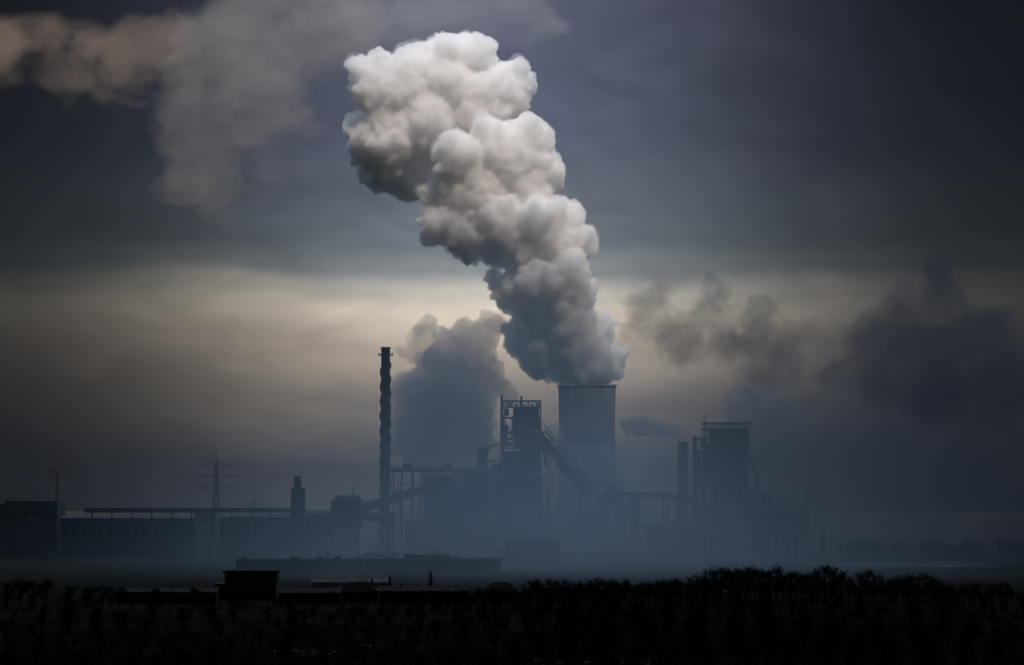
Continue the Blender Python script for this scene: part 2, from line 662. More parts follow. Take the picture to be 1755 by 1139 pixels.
def central_furnace():
    Y = YF
    cx = X(902)
    t = thing('blast_furnace', (cx, Y, 0), 'central blast furnace tower with latticed head and railings, behind the skip bridge', 'blast furnace')
    y0, y1 = Y - 20, Y + 20
    # main steel tower
    xa, xb = X(862), X(926)
    fm = frame_box(MB(), xa, xb, y0, y1, 0, Z(716), 4, 9, 1.5, True, 2)
    fm.build('tower_frame', 'steel', t)
    # furnace shell in the frame
    zc = X(903)
    r = ml(17, Y)
    MB().lathe(zc, Y, [(r * .95, 0), (r * 1.0, 28), (r * 1.18, 40), (r * 1.12, 52), (r * .78, 96), (r * .66, 112), (r * .66, Z(722)), (r * .4, Z(705)), (r * .4, Z(697))], 32).build('furnace_shell', 'rust', t, True)
    # head house and its deck
    hh = MB().box(X(879.5), X(922), y0 + 3, y1 - 3, Z(736), Z(699)).build('head_house', 'darkclad', t)
    for i, (a, b, c, d) in enumerate(((X(884), X(889), Z(724), Z(714)), (X(895), X(900), Z(724), Z(714)), (X(906), X(911), Z(724), Z(714)))):
        MB().box(a, b, y0 + 2.7, y0 + 3.05, c, d).build('window', 'glass', hh)
    for i, py in enumerate((697, 716, 742, 768, 795)):
        xl, xr = (X(861), X(927)) if i < 2 else (X(859), X(929))
        dk = MB().box(xl, xr, y0 - 2, y1 + 2, Z(py) - .5, Z(py)).build('deck', 'steel', t)
        rl = MB()
        railing(rl, xl + .2, xr - .2, y0 - 1.8, y1 + 1.8, Z(py), 2.2, 5)
        rl.build('railing', 'steel', dk)
    # open lattice crown on top
    cr = frame_box(MB(), X(864), X(926.5), y0, y1, Z(697), Z(687), 9, 1, .8, True, 2)
    cr.build('crown_lattice', 'steel', t)
    cr = frame_box(MB(), X(922), X(927), y0 + 1, y1 - 1, Z(716), Z(687) + .1, 1, 4, .6, True, 2)
    cr.build('side_lattice', 'steel', t)
    # left service shaft with its vent pipe
    sm = frame_box(MB(), X(858.5), X(864), y0 + 4, y1 - 14, 0, Z(690), 1, 22, .9, True, 1)
    sm.build('stair_tower', 'steel', t)
    MB().tube((X(860), Y - 2, Z(760)), (X(860), Y - 2, Z(677.5)), 1.25, 1.15).build('vent_pipe', 'steel', t, True)
    MB().tube((X(893.8), Y, Z(700)), (X(893.8), Y, Z(678)), 1.2, 1.2).build('vent_pipe', 'steel', t, True)
    for s in range(3):
        MB().tube((X(870 + 3 * s), Y - 6 + 4 * s, Z(697)), (X(870 + 3 * s), Y - 6 + 4 * s, Z(690 - s)), .5).build('bleeder_valve', 'steel', t)
    # gas uptakes
    for s, ys in ((-1, -9), (1, -9), (-1, 9), (1, 9)):
        MB().tube((zc + s * 6, Y + ys, Z(760)), (zc + s * 4.5, Y + ys * .6, Z(705)), 1.9, 1.9, 14).build('gas_uptake', 'rust', t, True)
    dm = MB()
    p0, p1, p2 = Vector((zc + 3, Y + 6, Z(706))), Vector((X(925), Y + 18, Z(735))), Vector((X(938), Y + 26, Z(800)))
    dm.tube(p0, p1, 2.1).tube(p1, p2, 2.1).build('downcomer_pipe', 'rust', t, True)
    # elevator cab and bracing panels in the upper left: partly open
    MB().box(X(865), X(872), Y - 6, Y + 6, Z(712), Z(700)).build('hoist_cabin', 'darkclad', t)
    MB().box(X(880.5), X(890), Y - 16, Y + 16, Z(770), Z(736)).build('gas_cleaner_housing', 'darkclad', t)
    MB().box(X(890.5), X(927.5), Y - 17, Y + 17, Z(830), Z(738)).build('charging_house', 'darkclad', t)
    wg = MB()
    wg.add([(X(922.2), Y - 12, Z(718)), (X(922.2), Y + 12, Z(718)), (X(933), Y + 12, Z(750)), (X(933), Y - 12, Z(750)), (X(922.2), Y + 12, Z(775)), (X(922.2), Y - 12, Z(775))],
           [(0, 1, 2, 3), (3, 2, 4, 5), (0, 3, 5), (1, 4, 2), (1, 0, 5, 4)])
    wg.build('skip_inlet_house', 'darkclad', t)
    for zz in (Z(742), Z(752)):
        MB().tube((X(863), Y - 10, zz), (X(880), Y - 10, zz), 1.3).build('cross_pipe', 'rust', t)
    MB().box(X(864.5), X(870.5), Y - 10, Y + 10, Z(756), Z(728)).build('cable_shaft', 'darkclad', t)
    MB().box(X(862.5), X(879), Y - 14, Y + 14, Z(764), Z(757)).build('pipe_floor', 'darkclad', t)
    MB().box(X(863), X(890.3), Y - 15, Y + 15, Z(820), Z(773)).build('lower_house', 'darkclad', t)


central_furnace()


def gable_hall(name, x0, x1, y0, y1, z1, rise, label, cat='hall', wall='cladding', roof='felt', bays=0, z0=0, parent=None, win=True, seed=0):
    """a hall with pitched roof running along x, windows in the front wall"""
    t = thing(name, ((x0 + x1) / 2, y0, z0), label, cat)
    yc = (y0 + y1) / 2
    mb = MB()
    vs = [(x0, y0, z0), (x1, y0, z0), (x1, y1, z0), (x0, y1, z0), (x0, y0, z1), (x1, y0, z1), (x1, y1, z1), (x0, y1, z1), (x0, yc, z1 + rise), (x1, yc, z1 + rise)]
    mb.add(vs, [(0, 3, 2, 1), (0, 1, 5, 4), (2, 3, 7, 6), (1, 2, 6, 9, 5), (3, 0, 4, 8, 7)])
    mb.build('wall', wall, t)
    o = .8
    rm = MB()
    th = .5
    k = rise / ((y1 - y0) / 2)
    for s, ya in ((-1, y0), (1, y1)):
        e = ya + s * o
        ze = z1 - o * k + .06
        zr = z1 + rise + .06
        q = [(x0 - o, e, ze), (x1 + o, e, ze), (x1 + o, yc, zr), (x0 - o, yc, zr)]
        q2 = [(a, b, c + th) for a, b, c in q]
        rm.add(q + q2, [(0, 3, 2, 1), (4, 5, 6, 7), (0, 1, 5, 4), (2, 3, 7, 6), (1, 2, 6, 5), (3, 0, 4, 7)])
    rm.build('roof', roof, t)
    if win:
        n = bays or max(2, int((x1 - x0) / 14))
        wdt = (x1 - x0) / n
        for i in range(n):
            a = x0 + wdt * (i + .25)
            b = x0 + wdt * (i + .75)
            w_ = MB().box(a, b, y0 - .12, y0 + .1, z0 + (z1 - z0) * .5, z0 + (z1 - z0) * .82).build('window', 'glass', t)
            fm = MB()
            for j in range(1, 3):
                xx = a + (b - a) * j / 3
                fm.box(xx - .12, xx + .12, y0 - .2, y0 - .125, z0 + (z1 - z0) * .5, z0 + (z1 - z0) * .82)
            fm.build('glazing_bar', 'steel', w_)
    return t


def stove(px, py_top, r_px, Y, label):
    x, ztop = X(px, Y), Z(py_top, Y)
    r = ml(r_px, Y)
    t = thing('hot_blast_stove', (x, Y, 0), label, 'stove', 'hot blast stoves beside the furnace')
    zz = ztop - r
    prof = [(r, 0), (r, zz)] + [(r * math.cos(a), zz + r * math.sin(a)) for a in np.linspace(.2, 1.45, 7)]
    MB().lathe(x, Y, prof, 24).build('shell', 'rust', t, True)
    for f in (.3, .55, .8):
        z = zz * f
        MB().lathe(x, Y, [(r + .02, z), (r + 1.1, z), (r + 1.1, z + .4), (r + .02, z + .4)], 24, cap=False).build('gallery_ring', 'steel', t)
    MB().tube((x, Y, ztop - .5), (x, Y, ztop + 3), .8).build('vent', 'steel', t)
    return t


def furnace_surroundings():
    Y = YF
    # high pipe bridge with its legs
    t = thing('pipe_bridge', (X(750), Y, 0), 'high horizontal pipe bridge on slim legs between chimney and furnace', 'pipe bridge')
    zt, zb = Z(801), Z(808)
    truss(MB(), (X(672), Y, (zt + zb) / 2), (X(858), Y, (zt + zb) / 2), 7, zt - zb, 26, .9).build('girder', 'steel', t)
    MB().tube((X(671), Y - 1.5, zb + 1.8), (X(858), Y - 1.5, zb + 1.8), 1.4, None, 14).build('gas_main', 'rust', t, True)
    MB().tube((X(671), Y + 1.8, zb + 1.5), (X(858), Y + 1.8, zb + 1.5), 1.1, None, 14).build('gas_main', 'rust', t, True)
    for px, w in ((674.5, 1.3), (689, 1.5), (707, 2.6), (722.5, 1.3), (790, 1.3), (836, 1.5)):
        lm = MB()
        for dy in (-3.2, 3.2):
            lm.beam((X(px), Y + dy, 0), (X(px), Y + dy, zb), w)
        for z in np.linspace(zb * .15, zb * .95, 6):
            lm.beam((X(px), Y - 3.2, z), (X(px), Y + 3.2, z), .5)
        lm.build('leg', 'steel', t)
    for py in (828, 866, 891):
        MB().beam((X(674), Y - 3, Z(py)), (X(723), Y - 3, Z(py)), .9).beam((X(674), Y + 3, Z(py)), (X(723), Y + 3, Z(py)), .9).build('tie_beam', 'steel', t)
    for px in (682, 686.5):
        MB().tube((X(px), Y, Z(895)), (X(px), Y, Z(829)), .55).build('riser_pipe', 'steel', t)
    MB().box(X(690.5), X(705), Y - 4, Y + 4, zt + .02, Z(794)).build('valve_house', 'darkclad', t)
    rf = MB()
    rf.box(X(690), X(709.5), Y - 3, Y + 3, Z(789.5), Z(788.5))
    for px in (691, 700, 708):
        rf.beam((X(px), Y, Z(801)), (X(px), Y, Z(789)), .5)
    rf.build('hoist_frame', 'steel', t)
    MB().box(X(761), X(775), Y - 3.5, Y + 3.5, zt + .02, Z(793)).build('valve_house', 'cladding', t)

    # storage bin on its bridge, left of the furnace head
    t = thing('coke_bin', (X(827), Y, 0), 'dark box bin with hopper and link bridge left of the furnace', 'bin')
    MB().box(X(817), X(836.5), Y - 8, Y + 8, Z(781), Z(767)).build('bin_body', 'darkclad', t)
    hp = MB()
    a = [(X(817), Y - 8, Z(781)), (X(836.5), Y - 8, Z(781)), (X(836.5), Y + 8, Z(781)), (X(817), Y + 8, Z(781))]
    b = [(X(821), Y - 4, Z(799)), (X(833), Y - 4, Z(799)), (X(833), Y + 4, Z(799)), (X(821), Y + 4, Z(799))]
    hp.add(a + b, [(4, 5, 6, 7), (0, 4, 7, 3), (1, 2, 6, 5), (0, 1, 5, 4), (2, 3, 7, 6)])
    hp.build('hopper', 'darkclad', t)
    for px in (820, 834):
        MB().beam((X(px), Y - 5.5, 0), (X(px), Y - 5.5, Z(782)), 1.3).beam((X(px), Y + 5.5, 0), (X(px), Y + 5.5, Z(782)), 1.3).build('leg', 'steel', t)
    truss(MB(), (X(830), Y, Z(766)), (X(861), Y, Z(761)), 4, 2.6, 8, .55).build('link_bridge', 'steel', t)
    truss(MB(), (X(834), Y, Z(790)), (X(861), Y, Z(789)), 4, 2.0, 7, .5).build('link_bridge', 'steel', t)
    bx = MB().box(X(843), X(862), Y - 10, Y + 10, Z(815), Z(795)).build('transfer_house', 'darkclad', t)

    # cast house and halls that fill the foot of the furnace
    gable_hall('cast_house', X(841), X(930), Y - 40, Y - 21, Z(818), 3, 'big cast house hall at the foot of the central furnace', 'hall', 'cladding', 'felt', 9)
    gable_hall('stove_hall', X(727), X(777), Y - 36, Y - 8, Z(816), 2.0, 'tall hall below the left half of the pipe bridge', 'hall', 'darkclad', 'felt', 4)
    gable_hall('stove_hall', X(777.5), X(802), Y - 34, Y - 10, Z(840), 2.0, 'lower link hall between the two tall halls under the pipe bridge', 'hall', 'darkclad', 'felt', 2)
    gable_hall('stove_hall', X(802.5), X(839), Y - 38, Y - 8, Z(812), 2.0, 'tall hall below the hopper bin', 'hall', 'darkclad', 'felt', 3)
    t = thing('pipe_rack', (X(790), Y - 22, 0), 'open steel pipe rack over the lower link hall', 'pipe rack')
    frame_box(MB(), X(779), X(801), Y - 32, Y - 12, Z(838), Z(810), 3, 3, .9, True, 1).build('frame', 'steel', t)
    for zz in (815, 822, 829):
        MB().tube((X(776), Y - 26, Z(zz)), (X(804), Y - 26, Z(zz)), 1.1).build('pipe', 'rust', t)
    for i, (px, top, r_) in enumerate(((733, 806, .9), (748, 811, 1.4), (759, 809, .8), (812, 806, 1.2), (851, 808, 1.0), (870, 810, 1.5), (915, 806, 1.1))):
        v = thing('roof_vent', (X(px), Y - 24, Z(825)), ('slim vent pipe at the left end of the tall hall roof', 'stout vent cowl on the tall hall roof', 'thin vent pipe on the tall hall roof', 'vent pipe beside the hopper bin', 'vent pipe left of the furnace frame', 'stout vent cowl on the cast house roof', 'vent pipe at the right end of the cast house roof')[i], 'vent')
        MB().tube((X(px), Y - 24, Z(825)), (X(px), Y - 24, Z(top)), r_).build('pipe', 'steel', v)
        MB().lathe(X(px), Y - 24, [(r_ + .5, Z(top) + .1), (r_ + .5, Z(top) + .7), (.1, Z(top) + 1.6)], 10).build('cowl', 'steel', v)
    gable_hall('blower_house', X(700), X(860), Y - 75, Y - 45, Z(893), 4, 'low blower house in front of the halls', 'hall', 'brick', 'felt', 11)
    t = thing('slag_house', (X(937), Y - 30, 0), 'low annex at the right end of the cast house', 'hall')
    MB().box(X(930.3), X(945), Y - 38, Y - 18, 0, Z(884)).build('wall', 'cladding', t)
    MB().box(X(930.3), X(946), Y - 39, Y - 17, Z(884), Z(882.5)).build('roof', 'felt', t)
    for i in range(3):
        MB().box(X(932 + 4.2 * i), X(934.5 + 4.2 * i), Y - 38.12, Y - 37.9, Z(896), Z(889)).build('window', 'glass', t)
    # small stack at the right of the cast house
    t = thing('gas_stack', (X(940), Y + 6, 0), 'short square stack at the right corner of the cast house', 'stack')
    frame_box(MB(), X(936), X(944), Y - 6, Y + 6, Z(846), Z(836), 1, 3, .7).build('head_frame', 'steel', t)
    MB().tube((X(940), Y, 0), (X(940), Y, Z(837)), 2.0, 1.8, 14).build('flue', 'steel', t, True)


furnace_surroundings()


def skip_bridge():
    Y = YF + 8
    t = thing('skip_bridge', (X(975), Y, 0), 'steep inclined skip bridge running down right from the furnace head', 'conveyor bridge')
    a = Vector((X(927), Y, Z(745)))
    b = Vector((X(1012), Y, Z(846)))
    truss(MB(), a, b, 9, 14.0, 15, 1.2).build('lattice_girder', 'steel', t)
    d = (b - a).normalized()
    s = Vector((0, 1, 0))
    u = Vector((-d.z, 0, d.x)) if d.x > 0 else Vector((d.z, 0, -d.x))
    mb = MB()
    p, q = a + u * -1.2, b + u * -1.2
    mb.beam(p, q, 7.5, 8.4)
    mb.build('skip_track', 'rust', t)
    mb = MB()
    p, q = a + u * 10.2 - d * 8, b + u * 10.2
    for dy in (-3, 3):
        mb.beam(p + s * dy, q + s * dy, .7)
    n = 16
    for i in range(n + 1):
        r_ = p.lerp(q, i / n)
        mb.beam(r_ - s * 3, r_ + s * 3, .45)
        mb.beam(r_ + s * -3, r_ - u * 3 + s * -3, .45)
    mb.build('rope_guide', 'steel', t)
    for f in (.45, .8):
        c = a.lerp(b, f)
        lg = MB()
        for dy in (-4, 4):
            lg.beam((c.x - 3, Y + dy, 0), (c.x, Y + dy, c.z - 6), 1.1)
            lg.beam((c.x + 5, Y + dy, 0), (c.x, Y + dy, c.z - 6), 1.1)
        if f > .7:
            lg.build('trestle', 'steel', t)
    pit = MB().box(X(1000), X(1046), Y - 16, Y + 16, 0, Z(868)).build('skip_pit_house', 'concrete', t)
    MB().box(X(1026), X(1060), Y - 12, Y + 12, Z(868), Z(845)).build('winch_house', 'darkclad', t)
    MB().box(X(1038), X(1060), Y - 8, Y + 8, Z(845) + .01, Z(834)).build('winch_cabin', 'cladding', t)


skip_bridge()


def ore_bridge():
    Y = YF + 12
    t = thing('ore_bridge', (X(1120), Y, 0), 'low gallery bridge on columns between the two furnaces', 'conveyor bridge')
    truss(MB(), (X(1047), Y, Z(848)), (X(1142), Y, Z(848)), 9, 6.0, 14, .9).build('girder', 'steel', t)
    MB().box(X(1060), X(1141), Y - 3.8, Y + 3.8, Z(852), Z(844.5)).build('gallery_housing', 'darkclad', t)
    mb = MB()
    a, b = Vector((X(1141), Y, Z(848.5))), Vector((X(1190), Y, Z(858)))
    mb.beam(a, b, 7.6, 5.4)
    mb.build('sloping_gallery', 'darkclad', t)
    truss(MB(), a, b, 9, 6.4, 8, .7).build('sloping_girder', 'steel', t)
    for px, w in ((1066, 2.2), (1083, 4.0), (1089, 4.6), (1095, 2), (1138, 1.6), (1146, 1.2), (1160, 2.0)):
        MB().beam((X(px), Y - 3, 0), (X(px), Y - 3, Z(852)), w).beam((X(px), Y + 3, 0), (X(px), Y + 3, Z(852)), w).build('column', 'steel', t)
    MB().box(X(1058), X(1080), Y - 9, Y + 9, 0, Z(866)).build('bunker', 'concrete', t)


ore_bridge()


def right_furnace():
    Y = 2900.0
    XX = lambda p: X(p, Y)
    ZZ = lambda p: Z(p, Y)
    t = thing('blast_furnace', (XX(1240), Y, 0), 'hazy second blast furnace with flat canopy on its head, right of the cooling tower', 'blast furnace')
    frame_box(MB(), XX(1191), XX(1279), Y - 22, Y + 22, 0, ZZ(752), 6, 8, 1.6, True, 2).build('tower_frame', 'steel', t)
    MB().box(XX(1204), XX(1278), Y - 18, Y + 18, ZZ(835), ZZ(760)).build('charging_house', 'darkclad', t)
    MB().box(XX(1194), XX(1204.5), Y - 12, Y + 12, ZZ(835), ZZ(772)).build('lift_house', 'darkclad', t)
    MB().box(XX(1217), XX(1280), Y - 15, Y + 15, ZZ(760) + .01, ZZ(734)).build('head_house', 'darkclad', t)
    MB().box(XX(1204), XX(1287), Y - 17, Y + 17, ZZ(726.5), ZZ(724)).build('canopy_roof', 'steel', t)
    frame_box(MB(), XX(1206), XX(1284), Y - 15, Y + 15, ZZ(752), ZZ(726.5), 10, 2, .7, True, 1).build('head_lattice', 'steel', t)
    MB().box(XX(1203), XX(1286), Y - 17, Y + 17, ZZ(736), ZZ(734.5)).build('deck', 'steel', t)
    MB().box(XX(1189), XX(1281), Y - 24, Y + 24, ZZ(752.5), ZZ(751)).build('deck', 'steel', t)
    rl = MB()
    railing(rl, XX(1190), XX(1216), Y - 23, Y + 23, ZZ(751), 2.0, 4)
    rl.build('railing', 'steel', t)
    MB().tube((XX(1208.5), Y, ZZ(752)), (XX(1208.5), Y, ZZ(705)), .6, .35, 8).build('mast', 'steel', t)
    MB().lathe(XX(1245), Y, [(13, 0), (15, 40), (11, 100), (8, ZZ(760))], 24).build('furnace_shell', 'rust', t, True)
    dm = MB()
    dm.tube((XX(1276), Y + 8, ZZ(762)), (XX(1300), Y + 20, ZZ(812)), 2.2).tube((XX(1300), Y + 20, ZZ(812)), (XX(1300), Y + 20, ZZ(850)), 3.4)
    dm.build('downcomer_pipe', 'rust', t, True)
    # stack beside it
    s = thing('stack', (XX(1169.5), Y - 10, 0), 'stout stack trailing smoke, left of the hazy second furnace', 'chimney')
    r = ml(8.6, Y)
    MB().lathe(XX(1169.5), Y - 10, [(r * 1.08, 0), (r * .97, ZZ(757)), (r * .8, ZZ(757)), (r * .8, ZZ(762))], 24).build('shaft', 'darkclad', s, True)
    for py in (762, 800):
        MB().lathe(XX(1169.5), Y - 10, [(r + .1, ZZ(py) - .4), (r + 1.2, ZZ(py) - .4), (r + 1.2, ZZ(py)), (r + .1, ZZ(py))], 24, cap=False).build('platform', 'steel', s)
    for px, pt, lab in ((1292, 838, 'faint stove cylinder right beside the second furnace'), (1314, 842, 'faint stove cylinder in the middle of the right hand group'), (1336, 845, 'faint stove cylinder farthest right in its group')):
        stove(px, pt, 9, Y + 10, lab)
    gable_hall('cast_house', XX(1186), XX(1368), Y - 50, Y - 26, ZZ(872), 6, 'wide low cast house in front of the second furnace', 'hall', 'cladding', 'felt', 12)
    gable_hall('sinter_hall', XX(1100), XX(1200), Y - 90, Y - 60, ZZ(903), 5, 'low hall under the gallery bridge', 'hall', 'brick', 'felt', 7)
    c = thing('chimney', (XX(1383), Y, 0), 'thin faint chimney at the right end of the works', 'chimney')
    MB().lathe(XX(1383), Y, [(3.4, 0), (2.6, ZZ(832)), (2.0, ZZ(832)), (2.0, ZZ(836))], 20).build('shaft', 'brick', c, True)
    MB().lathe(XX(1383), Y, [(2.75, ZZ(836)), (3.3, ZZ(836)), (3.3, ZZ(833.5)), (2.75, ZZ(833.5))], 20, cap=False).build('rim', 'brick', c)


right_furnace()


# ------------------------------------------------------------------ works left of the chimney
def left_works():
    Y = 2750.0
    XX = lambda p: X(p, Y)
    ZZ = lambda p: Z(p, Y)
    # transfer house with galleries
    t = thing('transfer_house', (XX(596), Y, 0), 'blocky transfer house where the sloping galleries meet left of the chimney', 'transfer house')
    b = MB().box(XX(569.5), XX(620), Y - 16, Y + 16, ZZ(905), ZZ(856)).build('upper_house', 'darkclad', t)
    MB().box(XX(576), XX(616), Y - 13, Y + 13, ZZ(856) + .01, ZZ(850.5)).build('roof_house', 'darkclad', t)
    MB().box(XX(572), XX(616), Y - 14, Y + 14, 0, ZZ(905)).build('base', 'concrete', t)
    for i in range(6):
        a = XX(573 + i * 7.8)
        MB().box(a, a + ml(4.4, Y), Y - 16.15, Y - 15.9, ZZ(872), ZZ(864)).build('window', 'glass', t)
    rl = MB()
    railing(rl, XX(576.5), XX(615.5), Y - 12.8, Y + 12.8, ZZ(850.5), 1.6, 4)
    rl.build('railing', 'steel', t)
    MB().tube((XX(605), Y, ZZ(851)), (XX(605), Y, ZZ(826)), .5, .25, 8).build('mast', 'steel', t)

    g = thing('conveyor_gallery', (XX(670), Y + 14, 0), 'closed conveyor gallery sloping up to the right past the chimney', 'conveyor')
    a, c = Vector((XX(614), Y + 16, ZZ(873))), Vector((XX(726), Y + 62, ZZ(837)))
    MB().beam(a, c, 6, 7.4).build('gallery_housing', 'darkclad', g)
    truss(MB(), a, c, 7, 8.2, 20, .5).build('girder', 'steel', g)
    for f in (.3, .62, .9):
        p = a.lerp(c, f)
        MB().beam((p.x - 2.5, p.y, 0), (p.x, p.y, p.z - 4), 1).beam((p.x + 2.5, p.y, 0), (p.x, p.y, p.z - 4), 1).build('trestle', 'steel', g)
    g = thing('conveyor_gallery', (XX(640), Y - 10, 0), 'short conveyor gallery dipping down to the chimney foot', 'conveyor')
    a, c = Vector((XX(616), Y - 8, ZZ(880))), Vector((XX(676), Y - 22, ZZ(893)))
    MB().beam(a, c, 6, 7.0).build('gallery_housing', 'darkclad', g)
    truss(MB(), a, c, 7, 7.8, 12, .5).build('girder', 'steel', g)
    MB().box(XX(655), XX(679), Y - 34, Y - 12, ZZ(899), ZZ(877)).build('drive_house', 'darkclad', g)
    for px in (657, 677):
        MB().beam((XX(px), Y - 32, 0), (XX(px), Y - 32, ZZ(899)), 1).beam((XX(px), Y - 14, 0), (XX(px), Y - 14, ZZ(899)), 1).build('trestle', 'steel', g)

    c = thing('pale_column', (XX(672.5), Y - 60, 0), 'pale upright column at the foot of the tall chimney', 'column')
    MB().lathe(XX(672.5), Y - 60, [(ml(4.6, Y), 0), (ml(4.6, Y), ZZ(897)), (ml(3.8, Y), ZZ(895))], 18).build('shaft', 'pale', c, True)
    MB().lathe(XX(672.5), Y - 60, [(ml(5.2, Y), ZZ(900)), (ml(5.2, Y), ZZ(898)), (ml(4.65, Y), ZZ(898)), (ml(4.65, Y), ZZ(900))], 18, cap=False).build('collar', 'steel', c)
    # long hall fronts
    gable_hall('rolling_mill', XX(100), XX(330), Y + 20, Y + 60, ZZ(889), 3, 'long dark mill hall below the conveyor line, far left', 'hall', 'darkclad', 'felt', 15)
    gable_hall('rolling_mill', XX(374), XX(506), Y + 10, Y + 50, ZZ(887), 3, 'dark mill hall between the big pylon and the lumpy tower', 'hall', 'darkclad', 'felt', 9)
    gable_hall('rolling_mill', XX(505), XX(572), Y + 5, Y + 45, ZZ(882), 4, 'dark hall between the lumpy tower and the transfer house', 'hall', 'darkclad', 'felt', 5)
    bl = thing('pale_building', (XX(355), Y, 0), 'small pale box building under the conveyor line beside the big pylon', 'building')
    MB().box(XX(330.5), XX(366), Y + 22, Y + 45, 0, ZZ(880)).build('wall', 'pale', bl)
    MB().box(XX(330), XX(366.5), Y + 21.5, Y + 45.5, ZZ(880), ZZ(879)).build('roof', 'felt', bl)
    for i in range(3):
        MB().box(XX(336 + 10 * i), XX(341 + 10 * i), Y + 21.9, Y + 22.05, ZZ(898), ZZ(893)).build('window', 'glass', bl)
    bl = thing('bunker_building', (XX(50), Y, 0), 'tall dark flat roofed block at the far left edge of the works', 'building')
    MB().box(XX(-30), XX(99), Y, Y + 50, 0, ZZ(862)).build('wall', 'darkclad', bl)
    MB().box(XX(8), XX(97), Y + 6, Y + 44, ZZ(862) + .01, ZZ(857.5)).build('roof_house', 'darkclad', bl)
    for i in range(8):
        MB().box(XX(-20 + 15 * i), XX(-12 + 15 * i), Y - .1, Y + .1, ZZ(885), ZZ(876)).build('window', 'glass', bl)
    # the long pipe line on legs
    g = thing('conveyor_line', (XX(330), Y - 6, 0), 'long straight conveyor line on low legs across the left of the works', 'conveyor')
    MB().box(XX(148), XX(504), Y - 9, Y - 4, ZZ(877), ZZ(871)).build('housing', 'darkclad', g)
    truss(MB(), (XX(148), Y - 6.5, ZZ(874)), (XX(504), Y - 6.5, ZZ(874)), 6.4, 4.4, 44, .5).build('girder', 'steel', g)
    for px in range(160, 505, 34):
        MB().beam((XX(px), Y - 6.5, 0), (XX(px), Y - 6.5, ZZ(877)), 1.3).build('leg', 'steel', g)
    # lumpy tower (dust catcher with platforms)
    t = thing('dust_catcher', (XX(515), Y - 30, 0), 'lumpy dust catcher tower with narrow neck, left of the transfer house', 'tower')
    YY = Y - 30
    x = XX(514.5)
    MB().lathe(x, YY, [(4.5, 0), (4.5, 14), (6.2, 24), (6.4, ZZ(842, )), (3.7, ZZ(832)), (3.5, ZZ(816)), (3.0, ZZ(815))], 20).build('vessel', 'rust', t, True)
    frame_box(MB(), XX(504.5), XX(526), YY - 7, YY + 7, 0, ZZ(836), 2, 6, .8, True, 1).build('frame', 'steel', t)
    for py in (836, 852, 868):
        MB().box(XX(503), XX(527), YY - 8, YY + 8, ZZ(py), ZZ(py) + .5).build('deck', 'steel', t)
    MB().box(XX(505.5), XX(510), YY - 4, YY + 4, ZZ(868), ZZ(846)).build('cabin', 'darkclad', t)
    MB().tube((XX(522), YY, ZZ(880)), (XX(522), YY, ZZ(838)), 1.4).build('pipe', 'rust', t)


left_works()


# ------------------------------------------------------------------ electricity pylons
def pylon(px, pytop, Y, arms, label, wbase=9.0, t_=.42):
    x = X(px, Y)
    H = Z(pytop, Y)
    t = thing('electricity_pylon', (x, Y, 0), label, 'pylon', 'electricity pylons')
    mb = MB()
    zt = H * .82

    def half(z):
        return wbase * (1 - z / H) ** 1.25 / 2 + .55
    lv = [0]
    while lv[-1] < zt:
        lv.append(lv[-1] + max(3.2, half(lv[-1]) * 2.0))
    for i in range(len(lv) - 1):
        a, b = lv[i], lv[i + 1]
        ha, hb = half(a), half(b)
        P = [[Vector((x + sx * h, Y + sy * h, z)) for sx, sy in ((-1, -1), (1, -1), (1, 1), (-1, 1))] for h, z in ((ha, a), (hb, b))]
        for k in range(4):
            mb.beam(P[0][k], P[1][k], t_ * 1.25)
            mb.beam(P[0][k], P[1][(k + 1) % 4], t_ * .7)
            mb.beam(P[0][(k + 1) % 4], P[1][k], t_ * .7)
            mb.beam(P[1][k], P[1][(k + 1) % 4], t_ * .7)
    mb.build('lattice_mast', 'steel', t)
    h = half(lv[-1])
    pk = MB()
    for sx, sy in ((-1, -1), (1, -1), (1, 1), (-1, 1)):
        pk.beam((x + sx * h, Y + sy * h, lv[-1]), (x, Y, H * .93), t_)
    pk.beam((x, Y, H * .9), (x, Y, H), t_ * .9)
    pk.build('peak', 'steel', t)
    for py, w in arms:
        z = Z(py, Y)
        L = ml(w, Y)
        for s in (-1, 1):
            am = MB()
            hh = half(z)
            for sy in (-1, 1):
                am.beam((x + s * hh, Y + sy * hh, z + 1.6), (x + s * L, Y, z - .3), t_ * .9)
                am.beam((x + s * hh, Y + sy * hh, z - 1.4), (x + s * L, Y, z - .3), t_ * .9)
            for f in (.25, .5, .75):
                xx = x + s * (hh + (L - hh) * f)
                am.beam((xx, Y, z + 1.5 * (1 - f)), (xx + s * 2, Y, z - 1.2 * (1 - f)), t_ * .6)
            a_ = am.build('cross_arm', 'steel', t)
            for f in (.55, .98):
                xx = x + s * (hh + (L - hh) * f)
                MB().tube((xx, Y, z - .5), (xx, Y, z - 3.6), .26, .2, 6).build('insulator', 'glass', a_)
    return t


pylon(370.5, 768, 2960, ((795, 25), (815, 36), (835, 34)), 'tall lattice pylon with three cross arms above the conveyor line', 11, .5)
pylon(435.5, 837, 2980, ((858, 22), (866, 26)), 'small lattice pylon with two cross arms right of the big pylon', 7, .4)
pylon(98.5, 785, 2990, ((805, 14), (816, 18)), 'faint distant pylon above the flat roofed block', 8, .4)


